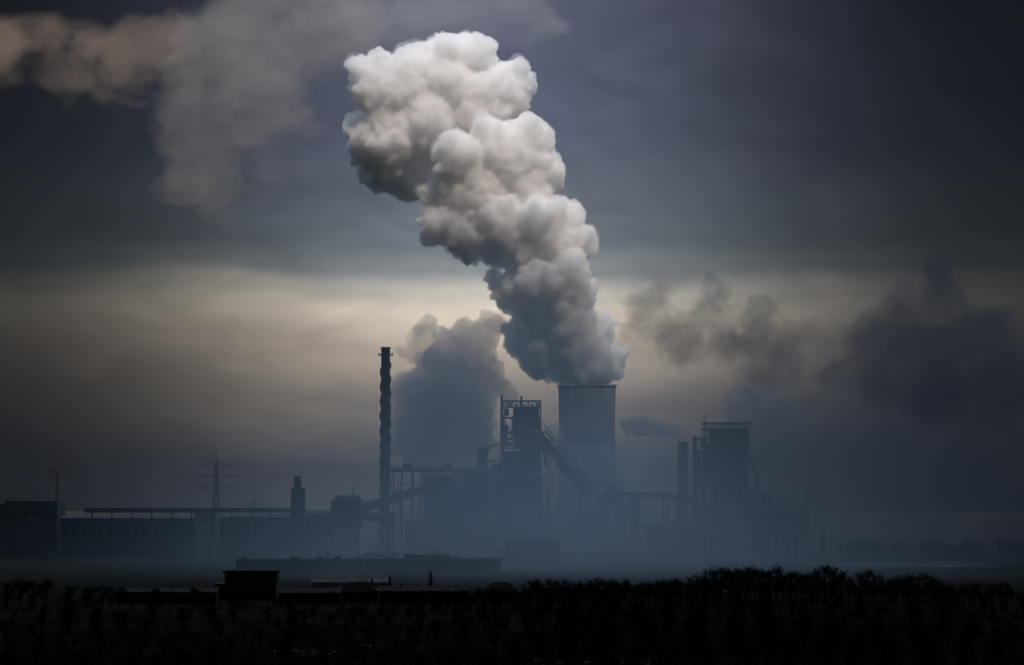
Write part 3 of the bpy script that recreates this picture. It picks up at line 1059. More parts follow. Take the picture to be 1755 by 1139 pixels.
# ------------------------------------------------------------------ middle distance: halls and flats
def mid_buildings():
    Y = 2330.0
    XX = lambda p: X(p, Y)
    ZZ = lambda p: Z(p, Y)
    t = thing('warehouse', (XX(630), Y, 0), 'very long flat roofed warehouse across the mist before the works', 'warehouse')
    MB().box(XX(405), XX(858), Y, Y + 40, 0, ZZ(961)).build('wall', 'darkclad', t)
    MB().box(XX(403), XX(860), Y - 1, Y + 41, ZZ(961) + .003, ZZ(958)).build('roof', 'felt', t)
    for i in range(18):
        a = XX(415 + i * 24.5)
        MB().box(a, a + ml(10, Y), Y - .12, Y + .1, ZZ(972), ZZ(966)).build('window', 'glass', t)
    rd = random.Random(4)
    for i in range(11):
        a = 420 + i * 39 + rd.uniform(-9, 9)
        w = rd.choice((5, 9, 16, 22))
        MB().box(XX(a), XX(a + w), Y + 8, Y + 22, ZZ(958) + .003, ZZ(958 - rd.uniform(1.5, 4.5))).build('roof_monitor', 'felt', t)
    MB().box(XX(690), XX(770), Y + 14, Y + 38, ZZ(958) + .003, ZZ(951)).build('raised_bay', 'darkclad', t)
    Y2 = 2560.0
    x = lambda p: X(p, Y2)
    z = lambda p: Z(p, Y2)
    t = thing('apartment_block', (x(912), Y2, 0), 'hazy apartment block with rows of windows before the furnace', 'building')
    MB().box(x(865), x(960), Y2, Y2 + 14, 0, z(930)).build('wall', 'pale' if False else 'brick', t)
    MB().box(x(864), x(961), Y2 - .6, Y2 + 14.6, z(930), z(928.5)).build('roof', 'felt', t)
    MB().box(x(925), x(946), Y2 + 2, Y2 + 11, z(928.5) + .01, z(922)).build('roof_house', 'brick', t)
    for r_ in range(4):
        for c_ in range(9):
            w_ = MB().box(x(870 + c_ * 10), x(875 + c_ * 10), Y2 - .1, Y2 + .1, z(940 + r_ * 8), z(935.5 + r_ * 8)).build('window', 'glass', t)
            MB().box(x(869.6 + c_ * 10), x(875.4 + c_ * 10), Y2 - .35, Y2 - .11, z(940.9 + r_ * 8), z(940.1 + r_ * 8)).build('sill', 'frame', w_)


mid_buildings()


# ------------------------------------------------------------------ near houses
def hip_house(px0, px1, py_ridge, py_eave, Y, label, chim=None, depth=11.0, hip=.3, wall='brick'):
    x0, x1 = X(px0, Y), X(px1, Y)
    ze, zr = Z(py_eave, Y), Z(py_ridge, Y)
    t = thing('house', ((x0 + x1) / 2, Y, 0), label, 'house', 'dark houses before the mist')
    y0, y1 = Y, Y + depth
    MB().box(x0 + .6, x1 - .6, y0 + .5, y1 - .5, 0, ze - .01).build('wall', wall, t)
    w = (x1 - x0) * hip
    yc = (y0 + y1) / 2
    vs = [(x0, y0, ze), (x1, y0, ze), (x1, y1, ze), (x0, y1, ze), (x0 + w, yc, zr), (x1 - w, yc, zr)]
    r = MB().add(vs, [(0, 3, 2, 1), (0, 1, 5, 4), (2, 3, 4, 5), (1, 2, 5), (3, 0, 4)]).build('roof', 'roof', t)
    if chim:
        cx = X(chim, Y)
        MB().box(cx - .7, cx + .7, yc - .5, yc + .5, zr - 3, zr + 2.0).build('chimney', 'brick', r)
    n = max(2, int((x1 - x0) / 4.5))
    for row, zz in enumerate((ze - 2.4, ze - 5.4)):
        for i in range(n):
            a = x0 + .6 + (x1 - x0 - 1.2) * (i + .3) / n
            wd = MB().box(a, a + 1.3, y0 + .4, y0 + .6, zz, zz + 1.5).build('window', 'glass', t)
            MB().box(a - .1, a + 1.4, y0 + .25, y0 + .39, zz - .18, zz).build('sill', 'frame', wd)
    return t


def flat_block():
    Y = 1800.0
    XX = lambda p: X(p, Y)
    ZZ = lambda p: Z(p, Y)
    t = thing('office_block', (XX(430), Y, 0), 'black flat roofed block with overhanging top, standing over the dark roofs', 'building')
    MB().box(XX(386), XX(474), Y, Y + 22, 0, ZZ(981)).build('wall', 'darkclad', t)
    r = MB().box(XX(382.5), XX(477), Y - 1.5, Y + 23.5, ZZ(981) + .003, ZZ(977.5)).build('roof', 'felt', t)
    MB().box(XX(369), XX(385.8), Y + 1, Y + 16, 0, ZZ(1000)).build('annex', 'darkclad', t)
    for i in range(16):
        a = XX(388 + i * 5.4)
        MB().box(a, a + .75, Y - .55, Y - .003, ZZ(1004), ZZ(981)).build('fin', 'concrete', t)
    for rr in range(2):
        for i in range(15):
            a = XX(390.8 + i * 5.4)
            MB().box(a, a + 1.0, Y - .12, Y + .1, ZZ(993 + rr * 9), ZZ(986.5 + rr * 9)).build('window', 'glass', t)
    MB().tube((XX(436), Y + 8, ZZ(977.5)), (XX(436), Y + 8, ZZ(973)), .2, .1, 6).build('mast', 'steel', r)


flat_block()
hip_house(581, 650, 997, 1013, 1760, 'hip roofed house with a chimney on its ridge, below the tall chimney', 637, 12, .28)
hip_house(824, 892, 998, 1014, 1780, 'hip roofed house half hidden by bare trees, below the furnace', None, 12, .3)
gable_hall('terrace', X(200, 1750), X(372, 1750), 1750, 1764, Z(1015, 1750), 2.6, 'long low dark terrace left of the flat roofed block', 'house', 'brick', 'roof', 14)
gable_hall('terrace', X(478, 1740), X(584, 1740), 1740, 1753, Z(1016, 1740), 2.8, 'low dark terrace right of the flat roofed block', 'house', 'brick', 'roof', 9)
gable_hall('terrace', X(652, 1730), X(800, 1730), 1730, 1743, Z(1013, 1730), 2.6, 'low dark terrace between the two hip roofed houses', 'house', 'brick', 'roof', 12)
rdc = random.Random(3)
for t_ in [o for o in bpy.data.objects if o.name.startswith('terrace')]:
    rf_ = [c for c in t_.children if c.name.startswith('roof')][0]
    vs_ = [rf_.matrix_basis @ v.co + t_.location for v in rf_.data.vertices]
    x0_, x1_, zr_ = min(v.x for v in vs_), max(v.x for v in vs_), max(v.z for v in vs_)
    yc_ = (min(v.y for v in vs_) + max(v.y for v in vs_)) / 2
    xx_ = x0_ + 3
    while xx_ < x1_ - 3:
        MB().box(xx_, xx_ + .9, yc_ - .4, yc_ + .4, zr_ - 1.2, zr_ + rdc.uniform(.7, 1.5)).build('chimney', 'brick', rf_)
        xx_ += rdc.uniform(5, 11)
gable_hall('barn', X(535, 2010), X(665, 2010), 2010, 2034, Z(998, 2010), 5.0, 'wide low shed with a patchy snowy roof behind the house with chimney', 'shed', 'cladding', 'frost', 8)


# ------------------------------------------------------------------ trees
def branch_mesh(seed, h, name):
    """bare winter tree with a fine twiggy crown: (trunk mesh data, crown mesh data)"""
    rd = random.Random(seed)
    tr, cr = MB(), MB()
    W, fork = h * rd.uniform(.30, .40), h * rd.uniform(.12, .24)
    tr.tube((0, 0, -.6), (0, 0, fork), h * .022, h * .016, 7)
    lobes = []
    for i in range(9):
        a = rd.uniform(0, 6.283)
        f = rd.uniform(.1, .75)
        lobes.append((Vector((W * f * math.cos(a), W * f * math.sin(a), h * rd.uniform(.30, .84))), W * rd.uniform(.34, .6)))
    lobes.append((Vector((0, 0, h * .84)), W * .42))
    for c, r in lobes:
        m = Vector((c.x * .35, c.y * .35, fork + (c.z - fork) * .45))
        tr.tube((0, 0, fork - .1), m, h * .011, h * .008, 5).tube(m, c, h * .008, h * .004, 4)
        for j in range(26):                                   # branches of the lobe
            d = Vector((rd.gauss(0, 1), rd.gauss(0, 1), rd.gauss(.25, .8))).normalized()
            e = c + d * r * rd.uniform(.55, 1.0)
            b0 = c.lerp(m, rd.uniform(0, .4))
            cr.tube(b0, e, .055, .025, 3)
            for k_ in range(9):                               # twigs
                q = b0.lerp(e, rd.uniform(.35, 1))
                t = (d + Vector((rd.gauss(0, .6), rd.gauss(0, .6), rd.gauss(.25, .5)))).normalized()
                cr.tube(q, q + t * r * rd.uniform(.2, .5), .03, .012, 3)
    top = max(p[2] for p in cr.v)
    out = []
    for mb, nm in ((tr, 'trunk'), (cr, 'crown')):
        me = bpy.data.meshes.new(name + '_' + nm)
        me.from_pydata([(p[0] * h / top, p[1] * h / top, p[2] * h / top) for p in mb.v], [], mb.f)
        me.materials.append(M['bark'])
        out.append(me)
    return out


def light_tree(mb, rd, x, y, z, h, n=95):
    """a rounded twiggy crown of few faces for the mass of the wood"""
    p0 = Vector((x, y, z))
    W = h * rd.uniform(.26, .4)
    c = p0 + Vector((rd.gauss(0, .3), rd.gauss(0, .3), h * .62))

    def stick(p, e, r):
        d = (e - p).normalized()
        s = d.orthogonal().normalized() * r
        u = d.cross(s)
        mb.add([p + s, p - s * .5 + u * .87, p - s * .5 - u * .87, e], [(0, 1, 3), (1, 2, 3), (2, 0, 3)])
    stick(p0, c + Vector((0, 0, h * .2)), h * .02)
    for i in range(n):
        d = Vector((rd.gauss(0, 1), rd.gauss(0, 1), rd.gauss(.1, 1))).normalized()
        f = rd.uniform(.25, 1) ** .6
        q = c + Vector((d.x * W * f, d.y * W * f, d.z * h * .36 * f))
        t = (d + Vector((rd.gauss(0, .5), rd.gauss(0, .5), rd.gauss(.3, .4)))).normalized()
        stick(q - t * h * .07, q + t * h * .07, .085)


def poplar_mesh(seed, h, name):
    rd = random.Random(seed)
    tr, cr = MB(), MB()
    tr.tube((0, 0, -.5), (0, 0, h * .5), h * .013, h * .009, 7).tube((0, 0, h * .5), (0, 0, h), h * .009, .03, 6)
    for i in range(170):
        f = rd.uniform(.06, .96)
        L = h * (.05 + .17 * math.sin(math.pi * min(1, .18 + f * .82)) ** .8) * rd.uniform(.7, 1.15)
        a = rd.uniform(0, 6.283)
        tilt = rd.uniform(.28, .5)
        d = Vector((math.cos(a) * math.sin(tilt), math.sin(a) * math.sin(tilt), math.cos(tilt)))
        p = Vector((0, 0, h * f * .93))
        e = p + d * L
        cr.tube(p, e, .09, .03, 3)
        for _ in range(7):
            q = p.lerp(e, rd.uniform(.25, 1))
            nd = (d + Vector((rd.gauss(0, .3), rd.gauss(0, .3), .3))).normalized()
            cr.tube(q, q + nd * L * rd.uniform(.2, .45), .04, .02, 3)
    out = []
    for mb, nm in ((tr, 'trunk'), (cr, 'crown')):
        me = bpy.data.meshes.new(name + '_' + nm)
        me.from_pydata(mb.v, [], mb.f)
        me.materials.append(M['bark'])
        out.append(me)
    return out


def scatter_trees():
    rd = random.Random(5)
    kinds = [branch_mesh(s, 16, 'bare_tree') for s in (1, 2, 3, 4, 5, 6)]
    pop = [poplar_mesh(s, 24, 'poplar') for s in (8, 9, 10)]

    def plant(x, y, h, kind, label, group, name='bare_tree', wide=1.0):
        src, base = (pop, 24.0) if kind == 'pop' else (kinds, 16.0)
        t = thing(name, (x, y, ground_z(x, y)), label, 'tree', group)
        t.rotation_euler = (0, 0, rd.uniform(0, 6.28))
        s = h / base
        t.scale = (s * wide, s * wide, s)
        tm, cm = rd.choice(src)
        for nm, me in (('trunk', tm), ('crown', cm)):
            o = bpy.data.objects.new(nm, me)
            col.objects.link(o)
            o.parent = t

    def top_line(px):
        """photo row of the wood's upper edge"""
        pts = [(-50, 1042), (300, 1040), (520, 1042), (640, 1034), (700, 1020), (760, 1014), (795, 1003), (850, 1004), (905, 1000), (940, 988), (1000, 985), (1060, 988), (1110, 985),
               (1180, 983), (1230, 968), (1300, 968), (1400, 968), (1470, 974), (1540, 982), (1620, 990), (1700, 1000), (1800, 1008)]
        for (a, b), (c, d) in zip(pts, pts[1:]):
            if a <= px <= c:
                return b + (d - b) * (px - a) / (c - a)
        return 1010
    rows = ((1640, 0, 12.5, 640), (1540, 16, 46, -40), (1440, 34, 50, -40), (1340, 52, 54, -40), (1250, 70, 58, -40), (1165, 90, 62, -40), (1090, 110, 66, -40))
    for Y, drop, step, start in rows:
        px = float(start)
        while px < 1790:
            px += step * rd.uniform(.7, 1.3)
            py = (top_line(px) if drop == 0 else min(max(top_line(px) + drop * .95, 822 + 62 / Y * FPX), 822 + 69 / Y * FPX)) + rd.uniform(-9, 16)
            y = Y + rd.uniform(-40, 40)
            p = at(px, py, y)
            h = min(p.z - ground_z(p.x, y), 26)
            if h < 6:
                continue
            plant(p.x, y, h, 'bare', 'bare black winter tree in the dark wood along the bottom', 'bare trees of the near wood', wide=rd.uniform(.95, 1.4))
    wood = MB()
    r2 = random.Random(77)
    for Y, drop, step, start in rows:
        px = float(start)
        while px < 1800:
            px += (9.0 if drop == 0 else 12.5) * r2.uniform(.6, 1.4)
            y = Y + r2.uniform(-55, 55)
            py = (top_line(px) if drop == 0 else min(max(top_line(px) + drop * .95, 822 + 63 / Y * FPX), 822 + 70 / Y * FPX)) + r2.uniform(0, 16)
            p = at(px, py, y)
            h = min(p.z - ground_z(p.x, y), 24)
            if h > 4:
                light_tree(wood, r2, p.x, y, ground_z(p.x, y) - .3, h)
    # garden trees before the terraces
    for i in range(110):
        px, y = r2.uniform(-30, 830), r2.uniform(1660, 1715)
        p = at(px, r2.uniform(1013, 1030) if r2.random() < .8 else r2.uniform(1006, 1014), y)
        light_tree(wood, r2, p.x, y, -.3, max(3, p.z), 110)
    # brushwood between the trunks
    for i in range(900):
        y = r2.uniform(1000, 1690)
        x = r2.uniform(-.21, .21) * y
        light_tree(wood, r2, x, y, ground_z(x, y) - .3, r2.uniform(2.5, 6), 45)
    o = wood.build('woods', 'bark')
    tag(o, 'mass of thin bare trees and brushwood filling the dark wood', None, None, 'stuff')
    for px, py in ((12, 992), (34, 984), (58, 990), (80, 986), (118, 998), (150, 1002), (176, 1000), (205, 1003), (268, 1004), (335, 1003)):
        p = at(px, py, 1690)
        plant(p.x, 1690, p.z, 'bare', 'bare black tree rising left of the dark terrace', 'bare trees by the terrace', wide=rd.uniform(1, 1.4))
    # single trees and poplars that can be told apart
    for px, py, Y, lab in ((668, 984, 1850, 'thin upright poplar just right of the house with chimney'), (738, 976, 1850, 'slim poplar rising alone over the low terrace'),
                           (1209, 973, 1500, 'dark upright poplar standing out of the wood'),
                           (1186, 1060, 1150, 'slim poplar low in the black wood')):
        p = at(px, py, Y)
        plant(p.x, Y, p.z - ground_z(p.x, Y), 'pop', lab, 'poplars', 'poplar_tree', 1.0)
    for px, py in ((1218, 918), (1275, 928), (1292, 922), (1303, 921), (1331, 917), (1349, 925), (1365, 920), (1410, 905), (1440, 925)):
        Y = 2690 + rd.uniform(-40, 40)
        p = at(px, py, Y)
        plant(p.x, Y, p.z, 'pop', 'hazy poplar in the misty row before the second furnace', 'misty poplar row', 'poplar_tree', rd.uniform(.9, 1.5))
    for i in range(42):
        px = rd.uniform(1430, 1760)
        Y = 2620 + rd.uniform(0, 120)
        py = 921 + rd.uniform(-4, 14)
        p = at(px, py, Y)
        plant(p.x, Y, p.z, 'bare', 'hazy bare tree in the far tree line behind the snowy field', 'far tree line', wide=1.4)
    for i in range(26):
        px = rd.uniform(520, 880)
        Y = 2500 + rd.uniform(0, 120)
        py = 945 + rd.uniform(-7, 8)
        p = at(px, py, Y)
        plant(p.x, Y, p.z, 'bare', 'hazy bare tree in the mist before the works', 'trees before the works', wide=1.4)


scatter_trees()


# ------------------------------------------------------------------ steam and smoke
def icosphere(sub=2):
    bm = bmesh.new()
    bmesh.ops.create_icosphere(bm, subdivisions=sub, radius=1.0)
    v = np.array([x.co[:] for x in bm.verts])
    f = np.array([[q.index for q in p.verts] for p in bm.faces])
    bm.free()
    return v, f


ICO = {k: icosphere(k) for k in (1, 2, 3)}


def union_mesh(name, balls, voxel, smooth=0):
    """balls: (x, y, z, r); one closed skin round all of them"""
    vs, fs, o = [], [], 0
    for x, y, z, r in balls:
        iv, if_ = ICO[3 if r > voxel * 12 else (2 if r > voxel * 3 else 1)]
        vs.append(iv * r + (x, y, z))
        fs.append(if_ + o)
        o += len(iv)
    V, F = np.concatenate(vs), np.concatenate(fs)
    me = bpy.data.meshes.new(name + '_raw')
    me.vertices.add(len(V))
    me.vertices.foreach_set('co', V.astype(np.float32).ravel())
    me.loops.add(F.size)
    me.loops.foreach_set('vertex_index', F.astype(np.int32).ravel())
    me.polygons.add(len(F))
    me.polygons.foreach_set('loop_start', np.arange(0, F.size, 3, dtype=np.int32))
    me.update(calc_edges=True)
    o = bpy.data.objects.new(name + '_raw', me)
    col.objects.link(o)
    md = o.modifiers.new('r', 'REMESH')
    md.mode = 'VOXEL'
    md.voxel_size = voxel
    if smooth:
        s = o.modifiers.new('s', 'SMOOTH')
        s.iterations = smooth
        s.factor = .5
    dg = bpy.context.evaluated_depsgraph_get()
    out = bpy.data.meshes.new_from_object(o.evaluated_get(dg))
    out.name = name
    bpy.data.objects.remove(o)
    bpy.data.meshes.remove(me)
    out.materials.clear()
    out.polygons.foreach_set('use_smooth', [True] * len(out.polygons))
    return out


def reskin(me, voxel):
    """a clean closed skin in place of one that folds through itself"""
    o = bpy.data.objects.new('tmp', me)
    col.objects.link(o)
    md = o.modifiers.new('r', 'REMESH')
    md.mode = 'VOXEL'
    md.voxel_size = voxel
    dg = bpy.context.evaluated_depsgraph_get()
    out = bpy.data.meshes.new_from_object(o.evaluated_get(dg))
    name = me.name
    bpy.data.objects.remove(o)
    bpy.data.meshes.remove(me)
    out.name = name
    out.materials.clear()
    # keep only the largest closed piece
    bm = bmesh.new()
    bm.from_mesh(out)
    seen, parts = set(), []
    for v in bm.verts:
        if v.index in seen:
            continue
        st, comp = [v], []
        seen.add(v.index)
        while st:
            q = st.pop()
            comp.append(q)
            for e in q.link_edges:
                w = e.other_vert(q)
                if w.index not in seen:
                    seen.add(w.index)
                    st.append(w)
        parts.append(comp)
    parts.sort(key=len, reverse=True)
    kill = [v for p in parts[1:] for v in p]
    if kill:
        bmesh.ops.delete(bm, geom=kill, context='VERTS')
    bm.to_mesh(out)
    bm.free()
    out.polygons.foreach_set('use_smooth', [True] * len(out.polygons))
    return out


def sub_balls(balls, rd, n, rmin, rmax, push=.85, zmin=None):
    out = []
    for x, y, z, r in balls:
        for i in range(n):
            while True:
                d = Vector((rd.gauss(0, 1), rd.gauss(0, 1), rd.gauss(0, 1)))
                if d.length > .1:
                    break
            d.normalize()
            q = r * rd.uniform(rmin, rmax)
            c = Vector((x, y, z)) + d * (r * push)
            if zmin is not None and c.z - q < zmin:
                continue
            out.append((c.x, c.y, c.z, q))
    return out


def volume_mat(name, density, color, aniso=0.0, surf=0.0, surf_col=(.9, .9, .9), absorb=(0.5, 0.5, 0.5)):
    m = bpy.data.materials.new(name)
    m.use_nodes = True
    t = m.node_tree
    t.nodes.clear()
    k = NT(t)
    out = t.nodes.new('ShaderNodeOutputMaterial')
    v = t.nodes.new('ShaderNodeVolumePrincipled')
    v.inputs['Color'].default_value = (*color, 1)
    v.inputs['Density'].default_value = density
    v.inputs['Anisotropy'].default_value = aniso
    v.inputs['Absorption Color'].default_value = (*absorb, 1)
    t.links.new(v.outputs[0], out.inputs['Volume'])
    if surf > 0:
        a = t.nodes.new('ShaderNodeBsdfTransparent')
        b = t.nodes.new('ShaderNodeBsdfDiffuse')
        b.inputs['Color'].default_value = (*surf_col, 1)
        mx = t.nodes.new('ShaderNodeMixShader')
        mx.inputs[0].default_value = surf
        t.links.new(a.outputs[0], mx.inputs[1])
        t.links.new(b.outputs[0], mx.inputs[2])
        t.links.new(mx.outputs[0], out.inputs['Surface'])
    return m


def main_plume():
    rd = random.Random(21)
    Y = 3000.0
    # (px, py, radius px, depth offset in px) along the photo's plume, from the tower mouth up
    core = [
        (1000, 668, 44, 0), (985, 640, 55, 0), (1020, 632, 46, -10), (950, 620, 46, 5), (1040, 610, 30, 10),
        (990, 595, 52, -5), (930, 590, 44, 10), (1020, 570, 38, 10), (900, 580, 36, 15), (885, 565, 22, 10), (915, 615, 34, 15), (1050, 625, 26, 10), (880, 520, 24, 12), (868, 505, 24, 15),
        (975, 545, 48, -12), (915, 530, 42, 8), (985, 500, 40, -5), (935, 488, 50, -12), (885, 490, 36, 15), (850, 478, 20, 25),
        (975, 462, 40, -15), (920, 430, 52, 0), (985, 415, 38, 10), (870, 425, 42, 5),
        (930, 385, 52, -12), (975, 375, 36, 10), (860, 385, 55, 0), (800, 400, 48, 8), (755, 385, 40, 20), (1000, 405, 22, 5),
        (900, 330, 58, 5), (830, 330, 60, 0), (770, 335, 52, 10), (930, 290, 42, 15), (745, 370, 30, 25),
        (870, 275, 62, -5), (790, 275, 52, -15), (905, 240, 42, 5), (845, 245, 46, -12), (765, 265, 30, -12),
        (800, 190, 62, 25), (860, 160, 58, 20), (880, 135, 38, 25), (740, 215, 70, 15), (680, 225, 62, 10), (640, 245, 48, 20),
        (690, 290, 52, 30), (650, 280, 40, 40), (760, 150, 72, 20), (700, 150, 62, 10), (640, 150, 48, 10), (620, 125, 30, 8), (650, 115, 30, 5),
        (770, 100, 52, 25), (730, 95, 34, 20), (810, 105, 46, 30), (615, 215, 28, 25),
    ]
    lim = at(1006, 658, Y).z
    b0 = []
    for px, py, r, dy in core:
        # the plume leans away from the viewer as it rises: each lobe stands before the one above it
        lean = 62 if (py < 230 or px < 700) and not (px > 735 and py > 225) else (16 if py < 346 else (-14 if py < 432 else (-22 if py < 520 else (-10 if py < 600 else 0))))
        yy = Y + ml(dy * 1.3 + lean, Y)
        p = at(px, py, yy)
        b0.append((p.x, p.y, p.z, ml(r, Y) * .90))
    zin = lim - 16
    b1 = sub_balls(b0, rd, 13, .34, .58, .72, zin)
    b2 = sub_balls([b for b in b1 if b[2] < lim + 260 or rd.random() < .5], rd, 7, .26, .44, .88, zin)
    b3 = sub_balls([b for b in b2 if b[2] < lim + 210], rd, 6, .3, .46, .9, zin)
    # nothing of the steam outside the mouth of the tower below its rim
    mx, rr = at(1006, 660, Y).x, ml(46, Y)

    def ok(b):
        if b[2] - b[3] > lim + 1:
            return True
        return math.hypot(b[0] - mx, b[1] - Y) + b[3] < rr
    bb = [b for b in b0 + b1 + b2 + b3 if ok(b)]
    bb.append((mx, Y, lim + 6, rr * .80))
    bb.append((mx, Y, lim - 4, rr * .55))
    for i in range(14):
        a = 2 * math.pi * i / 14
        bb.append((mx + rr * .62 * math.cos(a), Y + rr * .62 * math.sin(a), lim + 4, rr * .34))
    me = union_mesh('steam_plume', bb, 1.35, 0)
    # finer billows
    n = len(me.vertices)
    co = np.empty(n * 3, np.float32)
    no = np.empty(n * 3, np.float32)
    me.vertices.foreach_get('co', co)
    me.vertices.foreach_get('normal', no)
    co, no = co.reshape(-1, 3), no.reshape(-1, 3)
    from mathutils import noise as mn
    amp = np.array([mn.turbulence(Vector(c) * .06, 5, True) for c in co], np.float32)
    amp = (amp - amp.mean()) / (amp.std() + 1e-6)
    am2 = np.array([mn.turbulence(Vector(c) * .022 + Vector((9, 4, 1)), 3, True) for c in co], np.float32)
    am2 = (am2 - am2.mean()) / (am2.std() + 1e-6)
    co = co + no * (np.clip(amp[:, None], -2, 2.5) * 1.5 + np.clip(am2[:, None], -2, 2.2) * 2.0)
    me.vertices.foreach_set('co', co.ravel())
    me.update()
    fr = me.copy()
    me = reskin(me, 1.3)
    m = volume_mat('steam', PLUME_DENSITY, (.985, .985, .99), .1, PLUME_SURF, (.93, .93, .94), (1, 1, 1))
    me.materials.append(m)
    o = bpy.data.objects.new('steam_plume', me)
    col.objects.link(o)
    tag(o, 'huge billowing white steam plume rising from the cooling tower', 'steam plume')
    # thin ragged mist round the dense steam
    fr.name = 'steam_fringe'
    am = np.array([mn.turbulence(Vector(c) * .03 + Vector((50, 3, 9)), 5, False) for c in co], np.float32)
    up = np.clip((co[:, 2] - lim) / 250.0, 0, 1)
    am = np.clip(am - .1, 0, 1.2) * (1.0 + 8.0 * up) + 1.0
    fr.vertices.foreach_set('co', (co + no * am[:, None]).ravel())
    fr.update()
    fr = reskin(fr, 2.4)
    fr.materials.append(volume_mat('thin_steam', .022, (.98, .98, .985), .1, 0, absorb=(1, 1, 1)))
    f = bpy.data.objects.new('steam_fringe', fr)
    col.objects.link(f)
    f.parent = o


PLUME_DENSITY = 0.17
PLUME_SURF = 0.03
main_plume()


def smoke(name, blobs, Y, density, color, label, cat='smoke', n1=12, n2=6, freq=.03, amp=3.0, voxel=2.5, seed=0, absorb=(.3, .3, .3), aniso=0.0, shrink=.85, fringe=0.0, group=None):
    """closed ragged skin round the blobs (px, py, radius px, depth px), filled with thin even smoke; fringe adds a thinner outer layer"""
    from mathutils import noise as mn
    o_ = Vector((seed * 31.7, seed * 11.1, seed * 5.3))

    def skin(nm, k_, am, sd, vx):
        rd = random.Random(100 + sd)
        b0 = []
        for px, py, r, dy in blobs:
            p = at(px, py, Y + ml(dy, Y))
            b0.append((p.x, p.y, p.z, ml(r, Y) * k_))
        b1 = sub_balls(b0, rd, n1, .3, .6, .8)
        b2 = sub_balls(b1, rd, n2, .28, .5, .85) if n2 else []
        bb = [q for q in b0 + b1 + b2 if q[2] - q[3] > 2.0 + 2.5 * am]
        me = union_mesh(nm, bb, vx, 1)
        n = len(me.vertices)
        co = np.empty(n * 3, np.float32)
        no = np.empty(n * 3, np.float32)
        me.vertices.foreach_get('co', co)
        me.vertices.foreach_get('normal', no)
        co, no = co.reshape(-1, 3), no.reshape(-1, 3)
        tv = np.array([mn.turbulence(Vector(c) * freq + o_, 5, True) for c in co], np.float32)
        tv = np.clip((tv - tv.mean()) / (tv.std() + 1e-6), -2.2, 2.5)
        wv = np.array([mn.noise_vector(Vector(c) * freq * .6 + o_) for c in co], np.float32)     # shear and curl
        co = co + no * (tv[:, None] * am) + wv * (am * 2.2)
        me.vertices.foreach_set('co', co.ravel())
        me.update()
        return reskin(me, vx)

    me = skin(name, shrink, amp, seed, voxel)
    me.materials.append(volume_mat(name, density, color, aniso, .004, color, absorb))
    o = bpy.data.objects.new(name, me)
    col.objects.link(o)
    tag(o, label, cat, group)
    if fringe:
        fm = skin('thin_edge', shrink * 1.3, amp * 1.5, seed + 50, voxel * 1.3)
        fm.materials.append(volume_mat('thin_' + name, density * fringe, color, aniso, 0, absorb=absorb))
        f = bpy.data.objects.new('thin_edge', fm)
        col.objects.link(f)
        f.parent = o
    return o


def soft_smoke(name, blobs, Y, density, color, label, nscale, amp, gain=3.0, absorb=(.3, .3, .3), step=.5, cat='smoke', detail=6.0, seed=0, group=None, warp=40.0, shear=(1, 1, 1)):
    """loose smoke: blobs (px, py, radius px, depth px) that fade out and are torn by noise"""
    m = bpy.data.materials.new(name)
    m.use_nodes = True
    t = m.node_tree
    t.nodes.clear()
    k = NT(t)
    geo = t.nodes.new('ShaderNodeNewGeometry')
    P0 = geo.outputs['Position']
    off = k.vmath('MULTIPLY', k.vmath('ADD', P0, (seed * 131.7, seed * 57.1, seed * 17.3)), shear)
    wn = t.nodes.new('ShaderNodeTexNoise')
    k.put(wn.inputs['Vector'], off)
    wn.inputs['Scale'].default_value = nscale * .4
    wn.inputs['Detail'].default_value = 3.0
    P = k.vmath('ADD', P0, k.vmath('SCALE', k.vmath('SUBTRACT', wn.outputs['Color'], (.5, .5, .5)), scale=warp))
    best, balls = None, []
    for px, py, r, dy in blobs:
        p = at(px, py, Y + ml(dy, Y))
        rr = ml(r, Y)
        balls.append((p.x, p.y, p.z, rr))
        d = k.vmath('DISTANCE', P, (p.x, p.y, p.z))
        q = k.math('SUBTRACT', 1.0, k.math('DIVIDE', d, rr))
        best = q if best is None else k.math('SMOOTH_MAX', best, q, .35)
    n = k.noise(off, nscale, detail, .62, .5)
    q = k.math('ADD', best, k.math('MULTIPLY', k.math('SUBTRACT', n, .54), amp))
    den = k.math('MULTIPLY', k.math('MULTIPLY', q, gain, clamp=True), density)
    v = t.nodes.new('ShaderNodeVolumePrincipled')
    v.inputs['Color'].default_value = (*color, 1)
    v.inputs['Absorption Color'].default_value = (*absorb, 1)
    k.put(v.inputs['Density'], den)
    out = t.nodes.new('ShaderNodeOutputMaterial')
    t.links.new(v.outputs[0], out.inputs['Volume'])
    a = t.nodes.new('ShaderNodeBsdfTransparent')
    b = t.nodes.new('ShaderNodeBsdfDiffuse')
    b.inputs['Color'].default_value = (*color, 1)
    mx = t.nodes.new('ShaderNodeMixShader')
    mx.inputs[0].default_value = .0005
    t.links.new(a.outputs[0], mx.inputs[1])
    t.links.new(b.outputs[0], mx.inputs[2])
    t.links.new(mx.outputs[0], out.inputs['Surface'])
    m.cycles.volume_step_rate = step
    big = [(x, y, max(z, r * 1.05 + warp * .2 + 1), r * 1.05 + warp * .2) for x, y, z, r in balls]
    me = union_mesh(name, big, max(3.0, min(q_[3] for q_ in big) / 6))
    me.materials.append(m)
    o = bpy.data.objects.new(name, me)
    col.objects.link(o)
    tag(o, label, cat, group)
    return o


